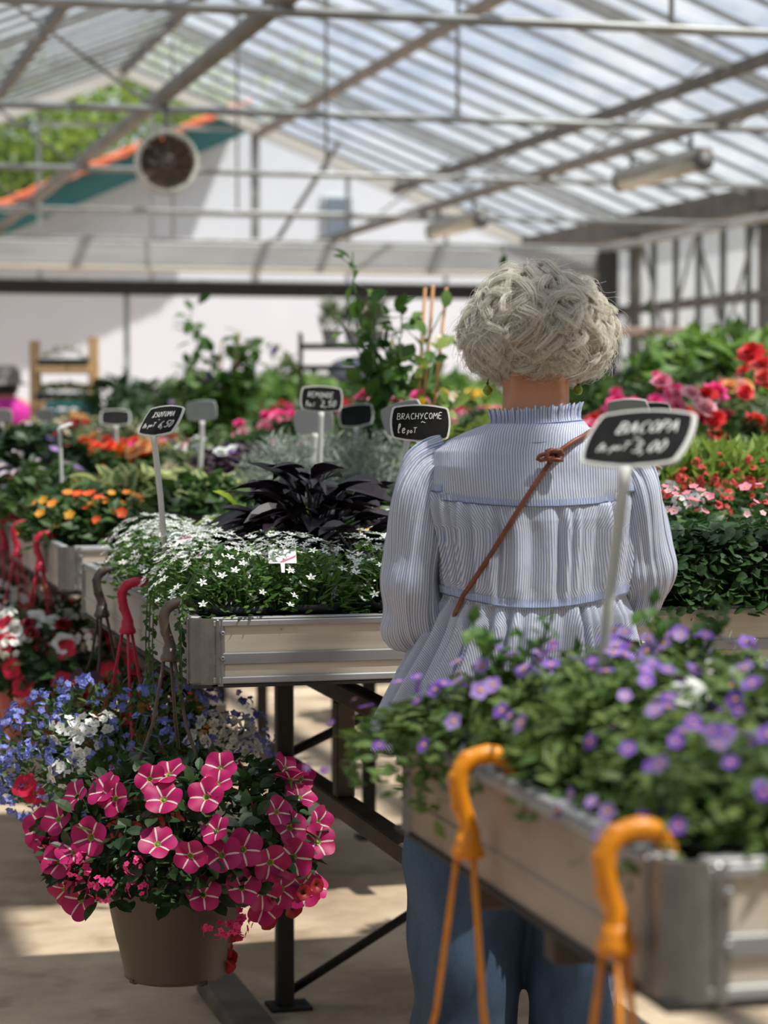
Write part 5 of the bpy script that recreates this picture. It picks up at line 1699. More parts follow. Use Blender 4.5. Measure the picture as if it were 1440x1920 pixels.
# ---- jeans
denim, t, o = new_mat('denim')
b = N(t, 'ShaderNodeBsdfPrincipled', i_Roughness=.85)
tcn = N(t, 'ShaderNodeTexCoord')
n1 = N(t, 'ShaderNodeTexNoise', i_Scale=7.0, i_Detail=5.0)
mp_ = N(t, 'ShaderNodeMapping')
mp_.inputs['Scale'].default_value = (1.2, 1.2, .7)
wv = N(t, 'ShaderNodeTexNoise', i_Scale=420.0, i_Detail=1.0)
rp = N(t, 'ShaderNodeValToRGB')
rp.color_ramp.elements[0].position, rp.color_ramp.elements[1].position = .36, .70
rp.color_ramp.elements[0].color, rp.color_ramp.elements[1].color = (.012, .030, .062, 1), (.058, .10, .165, 1)
t.links.new(tcn.outputs['Object'], mp_.inputs[0])
t.links.new(mp_.outputs[0], n1.inputs['Vector'])
t.links.new(tcn.outputs['Object'], wv.inputs['Vector'])
t.links.new(n1.outputs['Fac'], rp.inputs[0])
mw = N(t, 'ShaderNodeMixRGB', blend_type='OVERLAY')
mw.inputs[0].default_value = .35
t.links.new(rp.outputs[0], mw.inputs[1])
t.links.new(wv.outputs['Fac'], mw.inputs[2])
t.links.new(mw.outputs[0], b.inputs['Base Color'])
t.links.new(b.outputs[0], o.inputs['Surface'])
m = MB()
def loft(secs, n=64, seed=0, amp=.004):
    g = np.random.default_rng(seed)
    ph = g.uniform(0, 6.28, 8)
    zs = np.linspace(secs[0][0], secs[-1][0], 70)
    S_ = np.array(sorted(secs))
    v = []
    for z in zs:
        x, y, rx, ry = (np.interp(z, S_[:, 0], S_[:, i]) for i in (1, 2, 3, 4))
        for j in range(n):
            th = 2 * math.pi * j / n
            d_ = amp * (math.sin(3 * th + 11 * z + ph[0]) + .8 * math.sin(2 * th - 19 * z + ph[1]) + .7 * math.sin(4 * th + 27 * z + ph[2]) + .5 * math.sin(th + 41 * z + ph[3]))
            v.append((x + (rx + d_) * math.cos(th), y + (ry + d_) * math.sin(th), z))
    k = len(zs)
    f = [(i * n + j, i * n + (j + 1) % n, (i + 1) * n + (j + 1) % n, (i + 1) * n + j) for i in range(k - 1) for j in range(n)]
    f += [tuple(range(n - 1, -1, -1)), tuple((k - 1) * n + j for j in range(n))]
    m.add(v, f)
loft([(.99, .008, .01, .135, .105), (.93, .006, .008, .160, .122), (.86, -.010, .006, .172, .125), (.79, -.018, .008, .172, .118), (.70, -.022, .01, .165, .102)], seed=1)
loft([(.80, -.098, .008, .088, .112), (.70, -.100, .01, .098, .104), (.62, -.099, .012, .0965, .1), (.56, -.0995, .012, .0955, .098), (.46, -.098, .012, .0905, .095), (.25, -.097, .01, .092, .1), (.05, -.094, .008, .098, .108)], seed=2)
loft([(.80, .075, .008, .080, .112), (.70, .074, .01, .084, .104), (.62, .080, .014, .0785, .1), (.56, .082, .014, .0775, .098), (.46, .086, .014, .0775, .095), (.25, .088, .01, .082, .1), (.05, .084, .008, .09, .108)], seed=3)
je = m.build('jeans', denim, P, True)
rm = je.modifiers.new('join', 'REMESH')
rm.mode = 'VOXEL'
rm.voxel_size = .006
rm.use_smooth_shade = True
sm = je.modifiers.new('smooth', 'SMOOTH')
sm.factor, sm.iterations = .5, 6
# faded patch on the right thigh and knee creases
fade = mat('faded_denim', (.25, .36, .50), .9, 0, (.12, .2, .32), 28, (1, 1, 2.2))
m = MB()
vs, fs = [], []
for i in range(13):
    for j in range(9):
        th = -1.15 + .75 * i / 12
        z = .475 + .095 * j / 8 + .008 * math.sin(i * 1.3)
        vs.append((.079 + .0785 * math.cos(th) , .014 + .0985 * math.sin(th), z))
fs = [(i * 9 + j, (i + 1) * 9 + j, (i + 1) * 9 + j + 1, i * 9 + j + 1) for i in range(12) for j in range(8)]
m.add(vs, fs)
pa = m.build('faded_patch', fade, je, True)
pa.modifiers.new('cloth', 'SOLIDIFY').thickness = .002
shoe_m = mat('shoe_white', (.6, .6, .58), .6)
for s, hx in ((-1, -.085), (1, .085)):
    m = MB()
    m.ball((hx + s * .006, .055, .045), (.052, .135, .044), 20, 12)
    m.box((hx + s * .006, .055, .012), (.095, .265, .024), bev=.012)
    m.build('shoe', shoe_m, P, True)

# ---- cord of the shoulder bag, tied in a knot on the back
cord = mat('leather_cord', (.21, .062, .026), .45, 0, (.15, .04, .018), 60)
def back_pt(px, py, off=.006):
    """point just off the back of the blouse: local x,z from the picture scale at her distance"""
    x, z = (px - 985) / 1147, 1.45 - (py - 765) / 1147
    zq = min(z, 1.429)
    xl, xr, yc, dp = (np.interp(zq, SEC[:, 0], SEC[:, i]) for i in (1, 2, 3, 4))
    q = min(.999, abs((x - (xl + xr) / 2) / ((xr - xl) / 2)))
    y = yc - dp * (1 - q ** 2.5) ** (1 / 2.5)
    return Vector((x, y - off - .005, z))
path = [back_pt(a, b2) for a, b2 in ((1088, 815), (1066, 826), (1048, 838), (1032, 850), (1010, 882), (985, 918), (960, 957), (935, 998), (912, 1036), (888, 1074), (866, 1108), (852, 1140))]
top = [Vector((.118, .03, 1.400)), Vector((.114, -.01, 1.414)), Vector((.103, -.045, 1.413))]
bot = [path[-1] + Vector((-.012, .03, -.04)), path[-1] + Vector((-.03, .1, -.12)), Vector((-.12, .155, .96))]
m = MB().tube(top + path + bot, .0042, 8)
kc = back_pt(1030, 851, .010)
kp = []
for i in range(30):
    a = i / 29 * 2 * math.pi * 2.6
    kp.append(kc + Vector((.010 * math.cos(a) + .003 * math.cos(2.3 * a), -.004 - .004 * math.sin(1.5 * a), .009 * math.sin(a) + .003 * math.sin(3 * a))))
m.tube(kp, .0038, 7)
lp = [kc + Vector(q) for q in ((-.002, -.004, .004), (-.014, -.005, .003), (-.024, -.004, -.001), (-.027, -.004, -.006), (-.022, -.004, -.008), (-.01, -.006, -.005), (0, -.006, -.002))]
m.tube(lp, .0034, 8)
m.build('bag_cord', cord, P, True)
bag_m = mat('bag_leather', (.16, .05, .02), .5)
MB().box((-.10, .19, .88), (.18, .06, .15), bev=.02).build('shoulder_bag', bag_m, P)

# ---- earrings
wire = mat('dark_wire', (.04, .035, .03), .4, .8)
bead = mat('green_bead', (.20, .30, .01), .12, 0, (.38, .55, .02), 60)
for px, py, sg in ((916, 702, -1), (1086, 702, 1)):
    x, z = (px - 985) / 1147, 1.45 - (py - 765) / 1147
    e = ob('earring', None)
    bpy.data.objects.remove(e)
    y = .04 if sg < 0 else .028
    m = MB().tube([(x + .001, y, z + .004), (x - .003 * sg, y - .005, z), (x, y - .004, z - .012), (x, y - .002, z - .018)], .0012, 6)
    m.ball((x, y - .002, z - .0145), .0026, 8, 6)
    er = m.build('earring', wire, P, True)
    m = MB().ball((x, y - .002, z - .0255), (.0075, .0055, .0085), 16, 12)
    m.build('bead', bead, er, True)
    MB().tube([(x, y - .002, z - .0165), (x + .0076, y - .002, z - .0255), (x, y - .002, z - .0345), (x - .0076, y - .002, z - .0255), (x, y - .002, z - .0165)], .0009, 5).build('bead_frame', wire, er, True)

# ---- curly silver hair
hair_cap_m = mat('hair_under_shade', (.30, .27, .22), .8, 0, (.42, .385, .32), 60, bump=.6)  # darker than the strands, paints the shade between the curls
hair_m, t, o = new_mat('silver_hair')
b = N(t, 'ShaderNodeBsdfPrincipled', i_Roughness=.28)
b.inputs['Specular IOR Level'].default_value = .6
hi = N(t, 'ShaderNodeHairInfo')
rp = N(t, 'ShaderNodeValToRGB')
rp.color_ramp.elements[0].color, rp.color_ramp.elements[1].color = (.62, .565, .46, 1), (.97, .94, .87, 1)
t.links.new(hi.outputs['Random'], rp.inputs[0])
t.links.new(rp.outputs[0], b.inputs['Base Color'])
tr = N(t, 'ShaderNodeBsdfTranslucent')
t.links.new(rp.outputs[0], tr.inputs[0])
ms = N(t, 'ShaderNodeMixShader')
ms.inputs[0].default_value = .35
t.links.new(b.outputs[0], ms.inputs[1])
t.links.new(tr.outputs[0], ms.inputs[2])
t.links.new(ms.outputs[0], o.inputs['Surface'])
CC = np.array((.022, .045, 1.590))
CR = np.array((.098, .108, .076))
m = MB()
m.ball(CC, CR * .93, 40, 26)
v = m.v[0]
v[:, 2] = np.maximum(v[:, 2], 1.520 + .006 * np.sin(v[:, 0] * 60))
cap = m.build('hair', hair_cap_m, P, True)
g = np.random.default_rng(12)
pos, rad_, cnt = [], [], 0
NP = 30
def lock(d, seed_amp=1.0, nstr=34, L=None, down=1.0, flick=0.0, lift=0.0, A=None, turns=None, r0m=.0062):
    """one curl: starts on the scalp in direction d, lies over the hair surface and coils"""
    global cnt
    d = d / np.linalg.norm(d)
    L = L or g.uniform(.095, .145)
    p = CC + CR * d * g.uniform(.86, 1.0)
    nrm = d / CR
    nrm /= np.linalg.norm(nrm)
    dn = np.array([g.normal(0, .34) + .35 * math.sin(7 * d[0] + 4 * d[2]), g.normal(0, .25), -down + .2 * g.normal()])
    dn = dn - nrm * dn.dot(nrm)
    dn /= np.linalg.norm(dn)
    sd = np.cross(nrm, dn)
    A = A or g.uniform(.009, .0165) * seed_amp
    turns = turns or g.uniform(1.1, 1.7)
    ph = g.uniform(0, 6.28)
    sgn = g.choice([-1, 1])
    cen = []
    q = p.copy()
    tdir = dn.copy()
    for i in range(NP):
        s = i / (NP - 1)
        rel = (q - CC) / CR
        nn = rel / CR
        nn /= np.linalg.norm(nn)
        tdir = tdir - nn * tdir.dot(nn) * .85 + np.array([0, 0, -.04])
        tdir /= np.linalg.norm(tdir)
        q = q + tdir * L / NP
        k = np.linalg.norm((q - CC) / CR)
        want = 1.02 + lift + .13 * s * g.uniform(.9, 1.1) + flick * s * s
        if k < want and q[2] > 1.50:
            q = CC + (q - CC) * (1 + (want - k) * .35)
        sdn = np.cross(nn, tdir)
        amp = A * min(1, s * 4) * (1 + .2 * s)
        a = ph + sgn * turns * 2 * math.pi * s ** .85
        cen.append(q + sdn * amp * math.sin(a) + nn * amp * .8 * (1 + math.cos(a)) * .7)
    cen = np.array(cen)
    # frames along the curl for the strand offsets
    tn = np.gradient(cen, axis=0)
    tn /= np.linalg.norm(tn, axis=1, keepdims=True)
    rel = (cen - CC) / CR ** 2
    n1_ = rel - tn * np.sum(rel * tn, 1, keepdims=True)
    n1_ /= np.maximum(1e-6, np.linalg.norm(n1_, axis=1, keepdims=True))
    b1_ = np.cross(tn, n1_)
    s = np.linspace(0, 1, NP)
    subs = [(g.normal(0, .0022), g.normal(0, .002), 1, g.normal(0, .12)) for _ in range(4)]
    for k in range(nstr):
        so = subs[k % 4]
        r0 = r0m * math.sqrt(g.uniform(0, 1))
        a0 = g.uniform(0, 6.28)
        tw = g.normal(0, .25)
        prof = (.7 + .8 * np.sin(math.pi * np.clip(s * .95 + .05, 0, 1))) * (1 - .75 * s ** 2)
        e = g.uniform(.82, 1.04)
        ang = a0 + tw * s
        fr = g.normal(0, .0014, 3)
        c = cen + b1_ * (so[0] + so[3] * .02 * s ** 1.6)[:, None] + n1_ * (so[1] * s)[:, None] + n1_ * (r0 * .5 * prof * np.cos(ang))[:, None] + b1_ * (r0 * 1.3 * prof * np.sin(ang))[:, None] + fr * (s ** 2)[:, None]
        if g.uniform() < .10:
            c = c + (g.normal(0, .012, 3)) * (s ** 2)[:, None]
        pos.append(c)
        rad_.append(np.full(NP, .00026) * (1 - .55 * s ** 2))
        cnt += 1
nl = 0
ga = math.pi * (3 - math.sqrt(5))
NLK = 360
for i in range(NLK):
    z = 1 - 1.50 * (i + .5) / NLK
    r_ = math.sqrt(max(0, 1 - z * z))
    th = i * ga
    d = np.array([r_ * math.cos(th), r_ * math.sin(th), z]) + g.normal(0, .05, 3)
    if d[1] > .72 and d[2] < .25:
        continue
    lowr = d[2] < -.15
    if lowr and d[1] > .45:
        continue
    lock(d, 1.0, 96 if d[1] < .5 else 24, down=1.0 if not lowr else .7, flick=.12 if abs(d[0]) > .75 else .0, L=g.uniform(.045, .07) if lowr else None)
for i in range(26):       # fuller curls at the right side and the left
    a = g.uniform(-.5, .5)
    s_ = 1 if i % 3 else -1
    lock(np.array([s_ * 1.0, a - .1, g.uniform(-.35, .35)]), 1.15, 30, L=g.uniform(.07, .1), flick=.2)
for i in range(150):      # well defined curls lying on top
    z = g.uniform(-.5, .8)
    th = g.uniform(math.pi * .92, math.pi * 2.08)
    r_ = math.sqrt(1 - z * z)
    lock(np.array([r_ * math.cos(th), r_ * math.sin(th), z]), 1, 64, L=g.uniform(.05, .08), lift=.035, A=g.uniform(.010, .016), turns=g.uniform(1.2, 1.9), r0m=.0046, flick=.06)
for i in range(260):      # loose single hairs
    d = g.normal(0, 1, 3)
    d[2] = abs(d[2]) - .3
    if d[1] > .8:
        continue
    lock(d, 1.4, 1, L=g.uniform(.05, .10), flick=g.uniform(.05, .3))
def pear(q):
    """fuller low at the sides, rounder on top"""
    q = q.copy()
    k = (q[:, 2] - CC[2]) / CR[2]
    q[:, 0] = CC[0] + (q[:, 0] - CC[0]) * (.965 - .10 * np.clip(k, -.6, 1.2))
    q[:, 2] = CC[2] + (q[:, 2] - CC[2]) * np.where(k > 0, 1.06, 1.0)
    side = np.clip((np.abs(q[:, 0] - .018) - .035) / .03, 0, 1)
    lim = 1.494 + .012 * side + .005 * math.sin(q[0, 0] * 210) + .003 * math.sin(q[0, 0] * 517 + q[0, 1] * 300)
    q[:, 2] = np.where(q[:, 2] < lim, lim - (lim - q[:, 2]) * .6, q[:, 2])
    return q
pos = [pear(q) for q in pos]
hc = bpy.data.hair_curves.new('curls')
hc.add_curves([NP] * len(pos))
hc.attributes['position'].data.foreach_set('vector', np.concatenate(pos).astype(np.float32).ravel())
ra = hc.attributes.get('radius') or hc.attributes.new('radius', 'FLOAT', 'POINT')
ra.data.foreach_set('value', np.concatenate(rad_).astype(np.float32))
hc.materials.append(hair_m)
ob('curls', hc, cap)
# ---------------------------------------------------------------- far things
def tree(label, x, y, h, rad, n, seed):
    r = thing('tree', label, 'tree', (x, y, 0), 0, 'trees outside the greenhouse')
    MB().tube([(0, 0, 0), (.1, 0, h * .4), (-.1, .1, h * .75)], [.22, .17, .08], 10).build('trunk', bark, r, True)
    g = np.random.default_rng(seed)
    mb = MB()
    for k in range(16):
        c = np.array([g.normal(0, rad * .45), g.normal(0, rad * .45), h * g.uniform(.45, .98)])
        nn = n // 16
        d = norm(g.normal(0, 1, (nn, 3)))
        p = c + d * (rad * .42 * g.uniform(.5, 1, (nn, 1)))
        add_leaves(mb, p, d + g.normal(0, .6, (nn, 3)), g.normal(0, .6, (nn, 3)) + [0, 0, 1], g.uniform(.16, .34, nn), g.uniform(.1, .2, nn), LT_LOW)
    mb.build('crown', tree_leaf, r)
tree('big leafy tree outside behind the building, left of the round fan', 6.6, 50, 8.9, 2.8, 6500, 1)
tree('leafy tree outside at the left edge behind the building', 4.6, 49, 8.0, 2.4, 5000, 2)
tree('tall tree outside partly hidden behind the round fan', 9.8, 56, 10.4, 2.2, 3000, 3)
tree('dark tree outside above the building roof', 1.5, 56, 8.6, 2.6, 2600, 4)

# green shrubs standing at the far end
sh_f = [foliage('foliage', 520, .42, .75, .16, .075, mt_, LT_LOW, 200 + k, lo=.2, droop=.2) for k, mt_ in enumerate((lf_mid, lf_deep, lf_spring, lf_dusty))]
tub = pot_data('tub', .17, .21, .32, pot_black)
SH = [(215, 15.5, 1, .88), (265, 15.9, 1, .85), (310, 16.4, 0, .84), (370, 15.6, 3, .95), (440, 15.9, 0, .9), (500, 15.4, 2, .9), (545, 16.5, 3, 1.02), (590, 15.6, 2, .9), (640, 15.9, 0, .92), (700, 16.3, 1, .9), (760, 15.6, 2, .95), (815, 16.2, 0, .95), (860, 15.5, 2, .92), (905, 16, 3, .95),
      (1120, 15.6, 0, .9), (1175, 16.2, 3, .95), (1235, 13.2, 2, 1.0), (1290, 13.0, 2, 1.12), (1340, 12.7, 2, 1.15), (1395, 13.0, 2, 1.08), (1440, 12.8, 2, 1.1), (1260, 10.3, 2, .95), (1330, 10.2, 0, .92), (1400, 10.2, 2, 1.0), (1180, 10.4, 0, .85)]
NEIGH = ['left of the ladder shelf foot', 'second from the ladder shelf', 'third from the ladder shelf', 'below the left climbing bush', 'below the right of the climbing bush', 'right of the climbing bush', 'tallest one mid-left', 'left of the black sign with writing', 'above the black sign with writing', 'right of the black sign with writing', 'behind the climbing vine', 'behind the bamboo canes', 'right of the bamboo canes', 'just left of the neck',
         'just right of the hair', 'second right of the hair', 'bright, left end of the far right row', 'bright, second of the far right row', 'bright, tallest of the far right row', 'bright, fourth of the far right row', 'bright, right end of the far right row', 'above the pink flowers on the right', 'above the big red flowers', 'at the right edge above the red flowers', 'above the grey sign back on the right']
for i, ((px, d, k, top), nb) in enumerate(zip(SH, NEIGH)):
    x, y = xy_d(px, d)
    s = top + .80
    r = thing('green_shrub', 'green bushy shrub far back, ' + nb, 'shrub', (x, y, 0), random.uniform(0, 6), 'shrubs at the far end')
    ob('tub', tub, r)
    ob('foliage', sh_f[k], r, (0, 0, s * .45), scale=(1, 1, s * .72))
    MB().tube([(0, 0, .28), (.02, .01, s * .8)], .02, 6).build('stem', bark, r)

# climbing plants on canes
def climber(label, px, d, ztop, spread, nst, n_leaf, L, W, mt, seed, canes=(), base=TZ0 + .13, fl=(), nfl=0, z_lo=None):
    x, y = xy_d(px, d)
    r = thing('climbing_plant', label, 'plant', (x, y, base), 0)
    ob('pot', POTG, r, (0, 0, -.108), scale=1.4)
    g = np.random.default_rng(seed)
    rt = Vector((RT[0], RT[1], 0))
    fw = Vector((FW[0], FW[1], 0))
    sm_ = MB()
    lv = MB()
    ends = []
    for i in range(nst):
        hx = g.uniform(-1, 1) * spread
        top = (ztop - base) * (g.uniform(.45, .9) if i else 1.0)
        if i == 0:
            hx = -spread * .75
        P_ = [Vector((0, 0, 0))]
        for k in range(1, 9):
            u = k / 8
            P_.append(rt * (hx * u ** .7 + g.normal(0, .022)) + fw * (g.normal(0, .05)) + Vector((0, 0, top * u)))
        sm_.tube(P_, [.0034] * 4 + [.0024] * 5, 5)
        ends.append(P_[-1])
        for k in range(n_leaf // nst):
            u = g.uniform(.12, 1)
            j = min(7, int(u * 8))
            q = P_[j].lerp(P_[j + 1], u * 8 - j)
            dd = g.normal(0, 1, 3) + [0, 0, .2]
            dd /= np.linalg.norm(dd)
            st = Vector(dd) * g.uniform(.015, .05)
            if k % 2 == 0:
                sm_.tube([q, q + st], .0013, 4)
            s = g.uniform(.6, 1.25)
            add_leaves(lv, np.array([tuple(q + st)]), np.array([dd + g.normal(0, .3, 3)]), np.array([g.normal(0, .5, 3) + [0, -.3, 1]]), L * s, W * s)
    sm_.build('vine_stems', stem_green, r, True)
    lv.build('foliage', mt, r)
    for cx, cz in canes:
        MB().tube([rt * (cx * .45) + Vector((0, 0, -.05)), rt * cx + Vector((0, 0, cz - base))], .0052, 7).build('cane', cane, r, True)
    for i in range(nfl):
        e = ends[int(g.integers(len(ends)))] + Vector(g.normal(0, .06, 3))
        ob('flower', FL[fl[i % len(fl)]], r, e, orient(g.normal(0, 1, 3) + [0, -.8, .3]), g.uniform(.9, 1.3))
    return r
s_ = 7.3
zz = lambda py, d: H - (py - 765) / F * d
climber('tall climbing vine with oval leaves and cream buds on three bamboo canes', 745, 7.0, zz(475, 7.0), .17, 12, 520, .058, .040, lf_bright, 3,
        canes=[((797 - 745) / F * 7.0, zz(540, 7.0)), ((812 - 745) / F * 7.0, zz(536, 7.0)), ((837 - 745) / F * 7.0, zz(540, 7.0))], fl=['simple_cream', 'bell'][:1], nfl=5)
climber('wide climbing bush with pale purple flowers against the white wall, left of the vine', 415, 12.5, zz(575, 12.5), .26, 16, 900, .085, .05, lf_bright, 4, canes=[(0.0, zz(640, 12.5)), (.1, zz(620, 12.5))], fl=['simple_lilac', 'simple_cream'], nfl=12)
climber('slim climbing plant with a pale bloom, between the bush and the vine', 540, 12.2, zz(655, 12.2), .09, 6, 260, .08, .045, lf_mid, 5, base=.12, fl=['simple_lilac'], nfl=4)
climber('leafy vine with yellow-green leaves close to the left side of the neck', 845, 6.6, zz(665, 6.6), .10, 7, 170, .06, .042, lf_yellowgreen, 6, fl=['simple_cream', 'simple_yellow'], nfl=5)
climber('thin vine tip showing just above the hair, before the pale beam', 948, 9.0, zz(462, 9.0), .04, 2, 90, .07, .04, lf_mid, 8, base=.12)
climber('small dark sapling against the white wall, left of the slim post', 238, 15.0, zz(688, 15.0), .05, 3, 50, .10, .05, lf_deep, 9)
climber('dark climbing shoots in front of the frosted right wall', 1250, 14.6, zz(590, 14.6), .12, 5, 110, .10, .05, lf_deep, 10)

# wooden ladder shelf with trays
pine = mat('pine_wood', (.62, .39, .19), .6, 0, (.54, .33, .16), 6, (6, 6, .6))
lad_d = 17.0
lx, ly = xy_d(122, lad_d)
LS = thing('ladder_shelf', 'pale wooden ladder-shaped plant shelf against the white wall on the left', 'shelf', (lx, ly, 0), -YAW)
sc = lad_d / F
lz = lambda py: H - (py - 765) * sc
for px0, px1, pt_, pb in ((66, 78, 640, 770), (176, 184, 632, 770)):
    MB().bar(((px1 - 122) * sc, -.28, 0), ((px0 - 122) * sc, .02, lz(pt_)), .075, .05, bev=.005).build('upright', pine, LS)
    MB().bar(((px1 - 122) * sc, .36, 0), ((px0 - 122) * sc, .04, lz(pt_ + 6)), .06, .045, bev=.005).build('back_leg', pine, LS)
for py, w_ in ((686, .40), (750, .43)):
    MB().box((0, -.02, lz(py + 8)), (w_, .20, .05), bev=.005).build('shelf_board', pine, LS)
    MB().box((0, -.02, lz(py + 24) - .06), (w_, .03, .04)).build('crossbar', pine, LS)
tray_m = mat('dark_green_tray', (.02, .035, .03), .5)
tr_ = thing('plant_tray', 'dark tray of thin seedlings on the upper ladder shelf', 'tray', LS.matrix_basis @ Vector((0, -.02, lz(686) - .006)), -YAW)
MB().box((0, 0, .03), (.37, .18, .055), bev=.01).build('tray', tray_m, tr_)
ob('seedlings', foliage('seedlings', 60, .16, .10, .05, .02, lf_dusty, LT_LOW, 300), tr_, (0, 0, .05))
tr2 = thing('plant_tray', 'tray of grassy green seedlings on the lower ladder shelf', 'tray', LS.matrix_basis @ Vector((0, -.02, lz(750) - .006)), -YAW)
MB().box((0, 0, .03), (.40, .19, .055), bev=.01).build('tray', tray_m, tr2)
ob('seedlings', foliage('seedlings', 200, .18, .09, .06, .015, lf_mid, LT_LOW, 301), tr2, (0, 0, .05))
# teal crates on a low table
teal = mat('teal_crate', (.03, .2, .19), .5)
tb_d = 15.5
tx, ty = xy_d(135, tb_d)
T_ = thing('crate_table', 'low dark table carrying teal crates in front of the ladder shelf', 'table', (tx, ty, 0), -YAW)
MB().box((0, 0, 1.12), (.62, .5, .04), bev=.005).build('table_top', frame_dark, T_)
for sx in (-.27, .27):
    for sy in (-.2, .2):
        MB().box((sx, sy, .55), (.05, .05, 1.10)).build('leg', frame_dark, T_)
for i, (dx, z0, lab) in enumerate(((-.15, 1.14, 'teal crate at the left of the low table by the ladder shelf'), (.16, 1.14, 'teal crate at the right of the low table by the ladder shelf'), (.0, 1.325, 'teal crate stacked on top of the two others by the ladder shelf'))):
    c = thing('crate', lab, 'crate', T_.matrix_basis @ Vector((dx, 0, z0)), -YAW, 'teal crates')
    m = MB()
    m.box((0, 0, .01), (.29, .38, .02))
    for sx in (-1, 1):
        for k in range(3):
            m.box((sx * .14, 0, .03 + k * .06), (.012, .38, .04))
            m.box((0, sx * .185, .03 + k * .06), (.29, .012, .04))
        for sy in (-1, 1):
            m.box((sx * .137, sy * .182, .09), (.02, .02, .18))
    m.build('body', teal, c)
    ob('seedlings', foliage('seedlings', 90, .13, .11, .06, .03, lf_dusty, LT_LOW, 310 + i), c, (0, 0, .1))

# black plant shelf behind the vine
sd_ = 15.0
sx0, sy0 = xy_d(650, sd_)
sc = sd_ / F
BS = thing('plant_shelf', 'black metal plant shelf standing far back behind the climbing vine', 'shelf', (sx0, sy0, 0), -YAW)
bz = lambda py: H - (py - 765) * sc
for py in (650, 690, 740):
    MB().box(((0 if py != 690 else .0), 0, bz(py)), (.62, .34, .03), bev=.004).build('shelf_board', frame_black, BS)
for dx in (-.30, .30):
    for dy in (-.15, .15):
        MB().box((dx, dy, bz(625) / 2), (.018, .018, bz(625))).build('upright', frame_black, BS)
pale_pot = mat('pale_pot', (.62, .58, .55), .5)
PP = pot_data('pot', .045, .06, .10, pale_pot)
for i, (px, lab, mt_) in enumerate(((620, 'left', lf_dusty), (662, 'middle', lf_mid), (705, 'right', lf_dusty))):
    f_ = foliage('foliage', 160, .07, .20, .11, .008, mt_, LT_LOW, 320 + i, lift=1.4)
    r = thing('potted_grass', 'spiky potted plant on the black shelf, the %s one' % lab, 'plant', BS.matrix_basis @ Vector(((px - 650) * sc, 0, bz(650) + .016)), 0, 'spiky plants on the black shelf')
    ob('pot', PP, r)
    ob('foliage', f_, r, (0, 0, .09))
# pale lilac sack of soil on the middle board
m = MB()
m.ball((0, 0, .085), (.17, .11, .085), 20, 12)
m.ball((.05, 0, .12), (.10, .085, .06), 16, 10)
tag(m.build('cloth_bundle', mat('lilac_cloth', (.52, .52, .68), .9), None, True, BS.matrix_basis @ Vector(((662 - 650) * sc, -.05, bz(710) - .03)) + Vector((0, 0, -.003))), 'pale lilac cloth bundle on the black shelf under the spiky plants', 'bundle')

# person in a pink top at the left edge
qx, qy = xy_d(12, 17.6)
Q = thing('person', 'person in a magenta top and grey hat at the left edge, seen from behind', 'person', (qx, qy, 0), -YAW + .25)
Q.scale = (1.1, 1.1, 1.1)
m = MB()
m.ball((0, .06, 1.47), (.075, .095, .11), 16, 12)
m.tube([(0, 0, 1.32), (0, .02, 1.40), (0, .05, 1.46)], [.08, .055, .055], 14)
m.tube([(-.17, 0, 1.31), (0, 0, 1.37), (.17, 0, 1.31)], [.045, .06, .045], 12)
for z, wx, wy in ((1.28, .16, .1), (1.18, .15, .1), (1.06, .14, .1), (.95, .165, .12), (.86, .17, .12)):
    m.ball((0, 0, z), (wx, wy, .09), 16, 10)
for s in (-1, 1):
    m.tube([(s * .18, 0, 1.31), (s * .22, .0, 1.05), (s * .16, .2, .98)], [.045, .038, .025], 12)
    m.ball((s * .15, .25, .97), (.035, .05, .018), 10, 8)
    for k in range(5):
        m.tube([(s * (.125 + .014 * k), .27, .97), (s * (.125 + .013 * k), .31, .965), (s * (.125 + .012 * k), .335, .95)], [.008, .008, .006], 6)
    m.tube([(s * .09, 0, .86), (s * .09, 0, .46), (s * .09, -.01, .1)], [.085, .058, .04], 12)
    m.ball((s * .09, .06, .04), (.045, .12, .035), 12, 8)
bd = m.build('body', skin, Q, True)
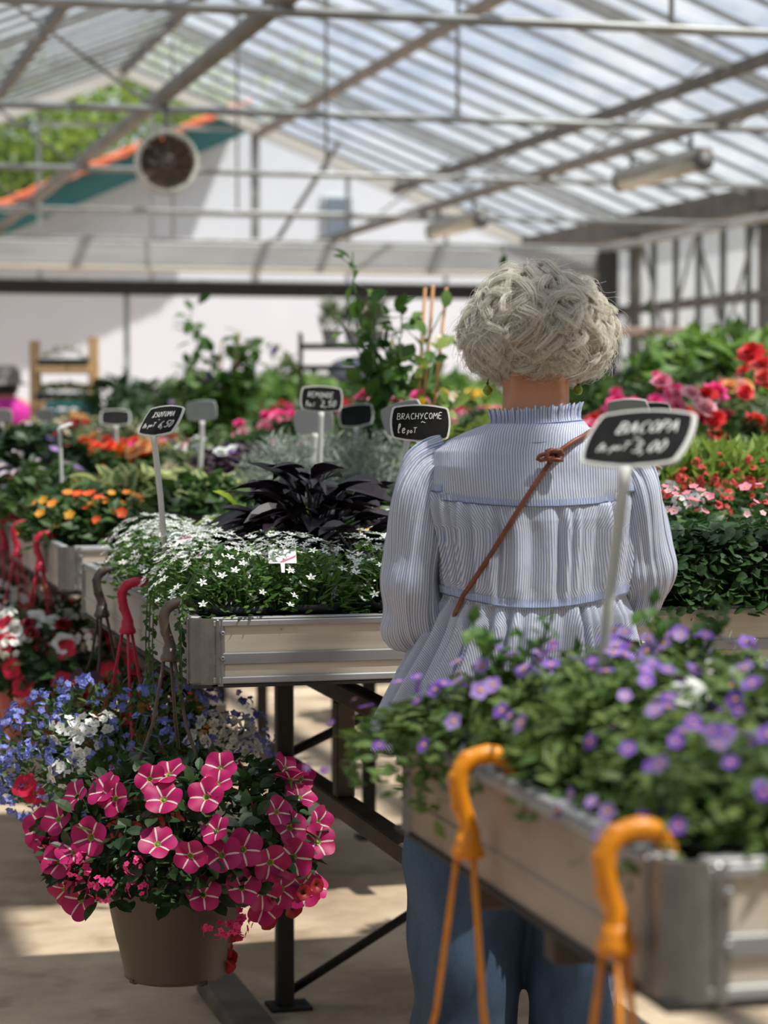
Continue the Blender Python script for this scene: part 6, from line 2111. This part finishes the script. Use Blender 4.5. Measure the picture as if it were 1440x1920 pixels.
rm = bd.modifiers.new('join', 'REMESH')
rm.mode, rm.voxel_size, rm.use_smooth_shade = 'VOXEL', .01, True
m = MB()
m.lathe([(.05, 1.395), (.10, 1.375), (.165, 1.33), (.19, 1.28), (.175, 1.2), (.165, 1.1), (.18, .95), (.19, .84)], 28, sy=.66)
for s in (-1, 1):
    m.tube([(s * .15, 0, 1.335), (s * .2, .0, 1.24), (s * .215, .0, 1.14)], [.05, .056, .056], 16, cap=False)
o_ = m.build('top', mat('magenta_cloth', (.55, .02, .30), .8), Q, True)
o_.modifiers.new('cloth', 'SOLIDIFY').thickness = .003
m = MB()
m.lathe([(0, 1.62), (.07, 1.615), (.105, 1.57), (.112, 1.525), (.115, 1.51)], 24, (0, .05, 0))
m.lathe([(.113, 1.512), (.155, 1.485), (.16, 1.48), (.158, 1.477), (.11, 1.50)], 24, (0, .05, 0))
m.build('hat', mat('grey_hat', (.20, .17, .17), .9), Q, True)
MB().ball((0, .03, 1.46), (.092, .09, .075), 16, 10).build('hair', mat('dark_hair', (.015, .012, .012), .6), Q, True)
m = MB()
for s, hx in ((-1, -.09), (1, .09)):
    m.tube([(hx, 0, .92), (hx, 0, .5), (hx, 0, .06)], [.1, .085, .09], 16)
m.build('trousers', mat('dark_trousers', (.03, .035, .05), .9), Q, True)
MB().box((.13, -.13, 1.06), (.10, .10, .26), bev=.03).build('backpack', mat('grey_bag', (.07, .075, .09), .8), Q)

# pinkish wooden rail and post far right
st = thing('timber_stand', 'pinkish wooden stand of post and rail near the dark column on the right', 'stand', (*xy_d(1215, 16.0), 0), -YAW)
pinkw = mat('pink_timber', (.48, .33, .27), .7)
sc = 16 / F
MB().box((0, 0, (H + 140 * sc) / 2), (.07, .07, H + 140 * sc), bev=.005).build('post', pinkw, st)
MB().box((.05, 0, H + 143 * sc), (.62, .08, .06), bev=.005).build('rail', pinkw, st)
MB().box((.34, 0, (H + 140 * sc) / 2), (.07, .07, H + 140 * sc), bev=.005).build('post', pinkw, st)
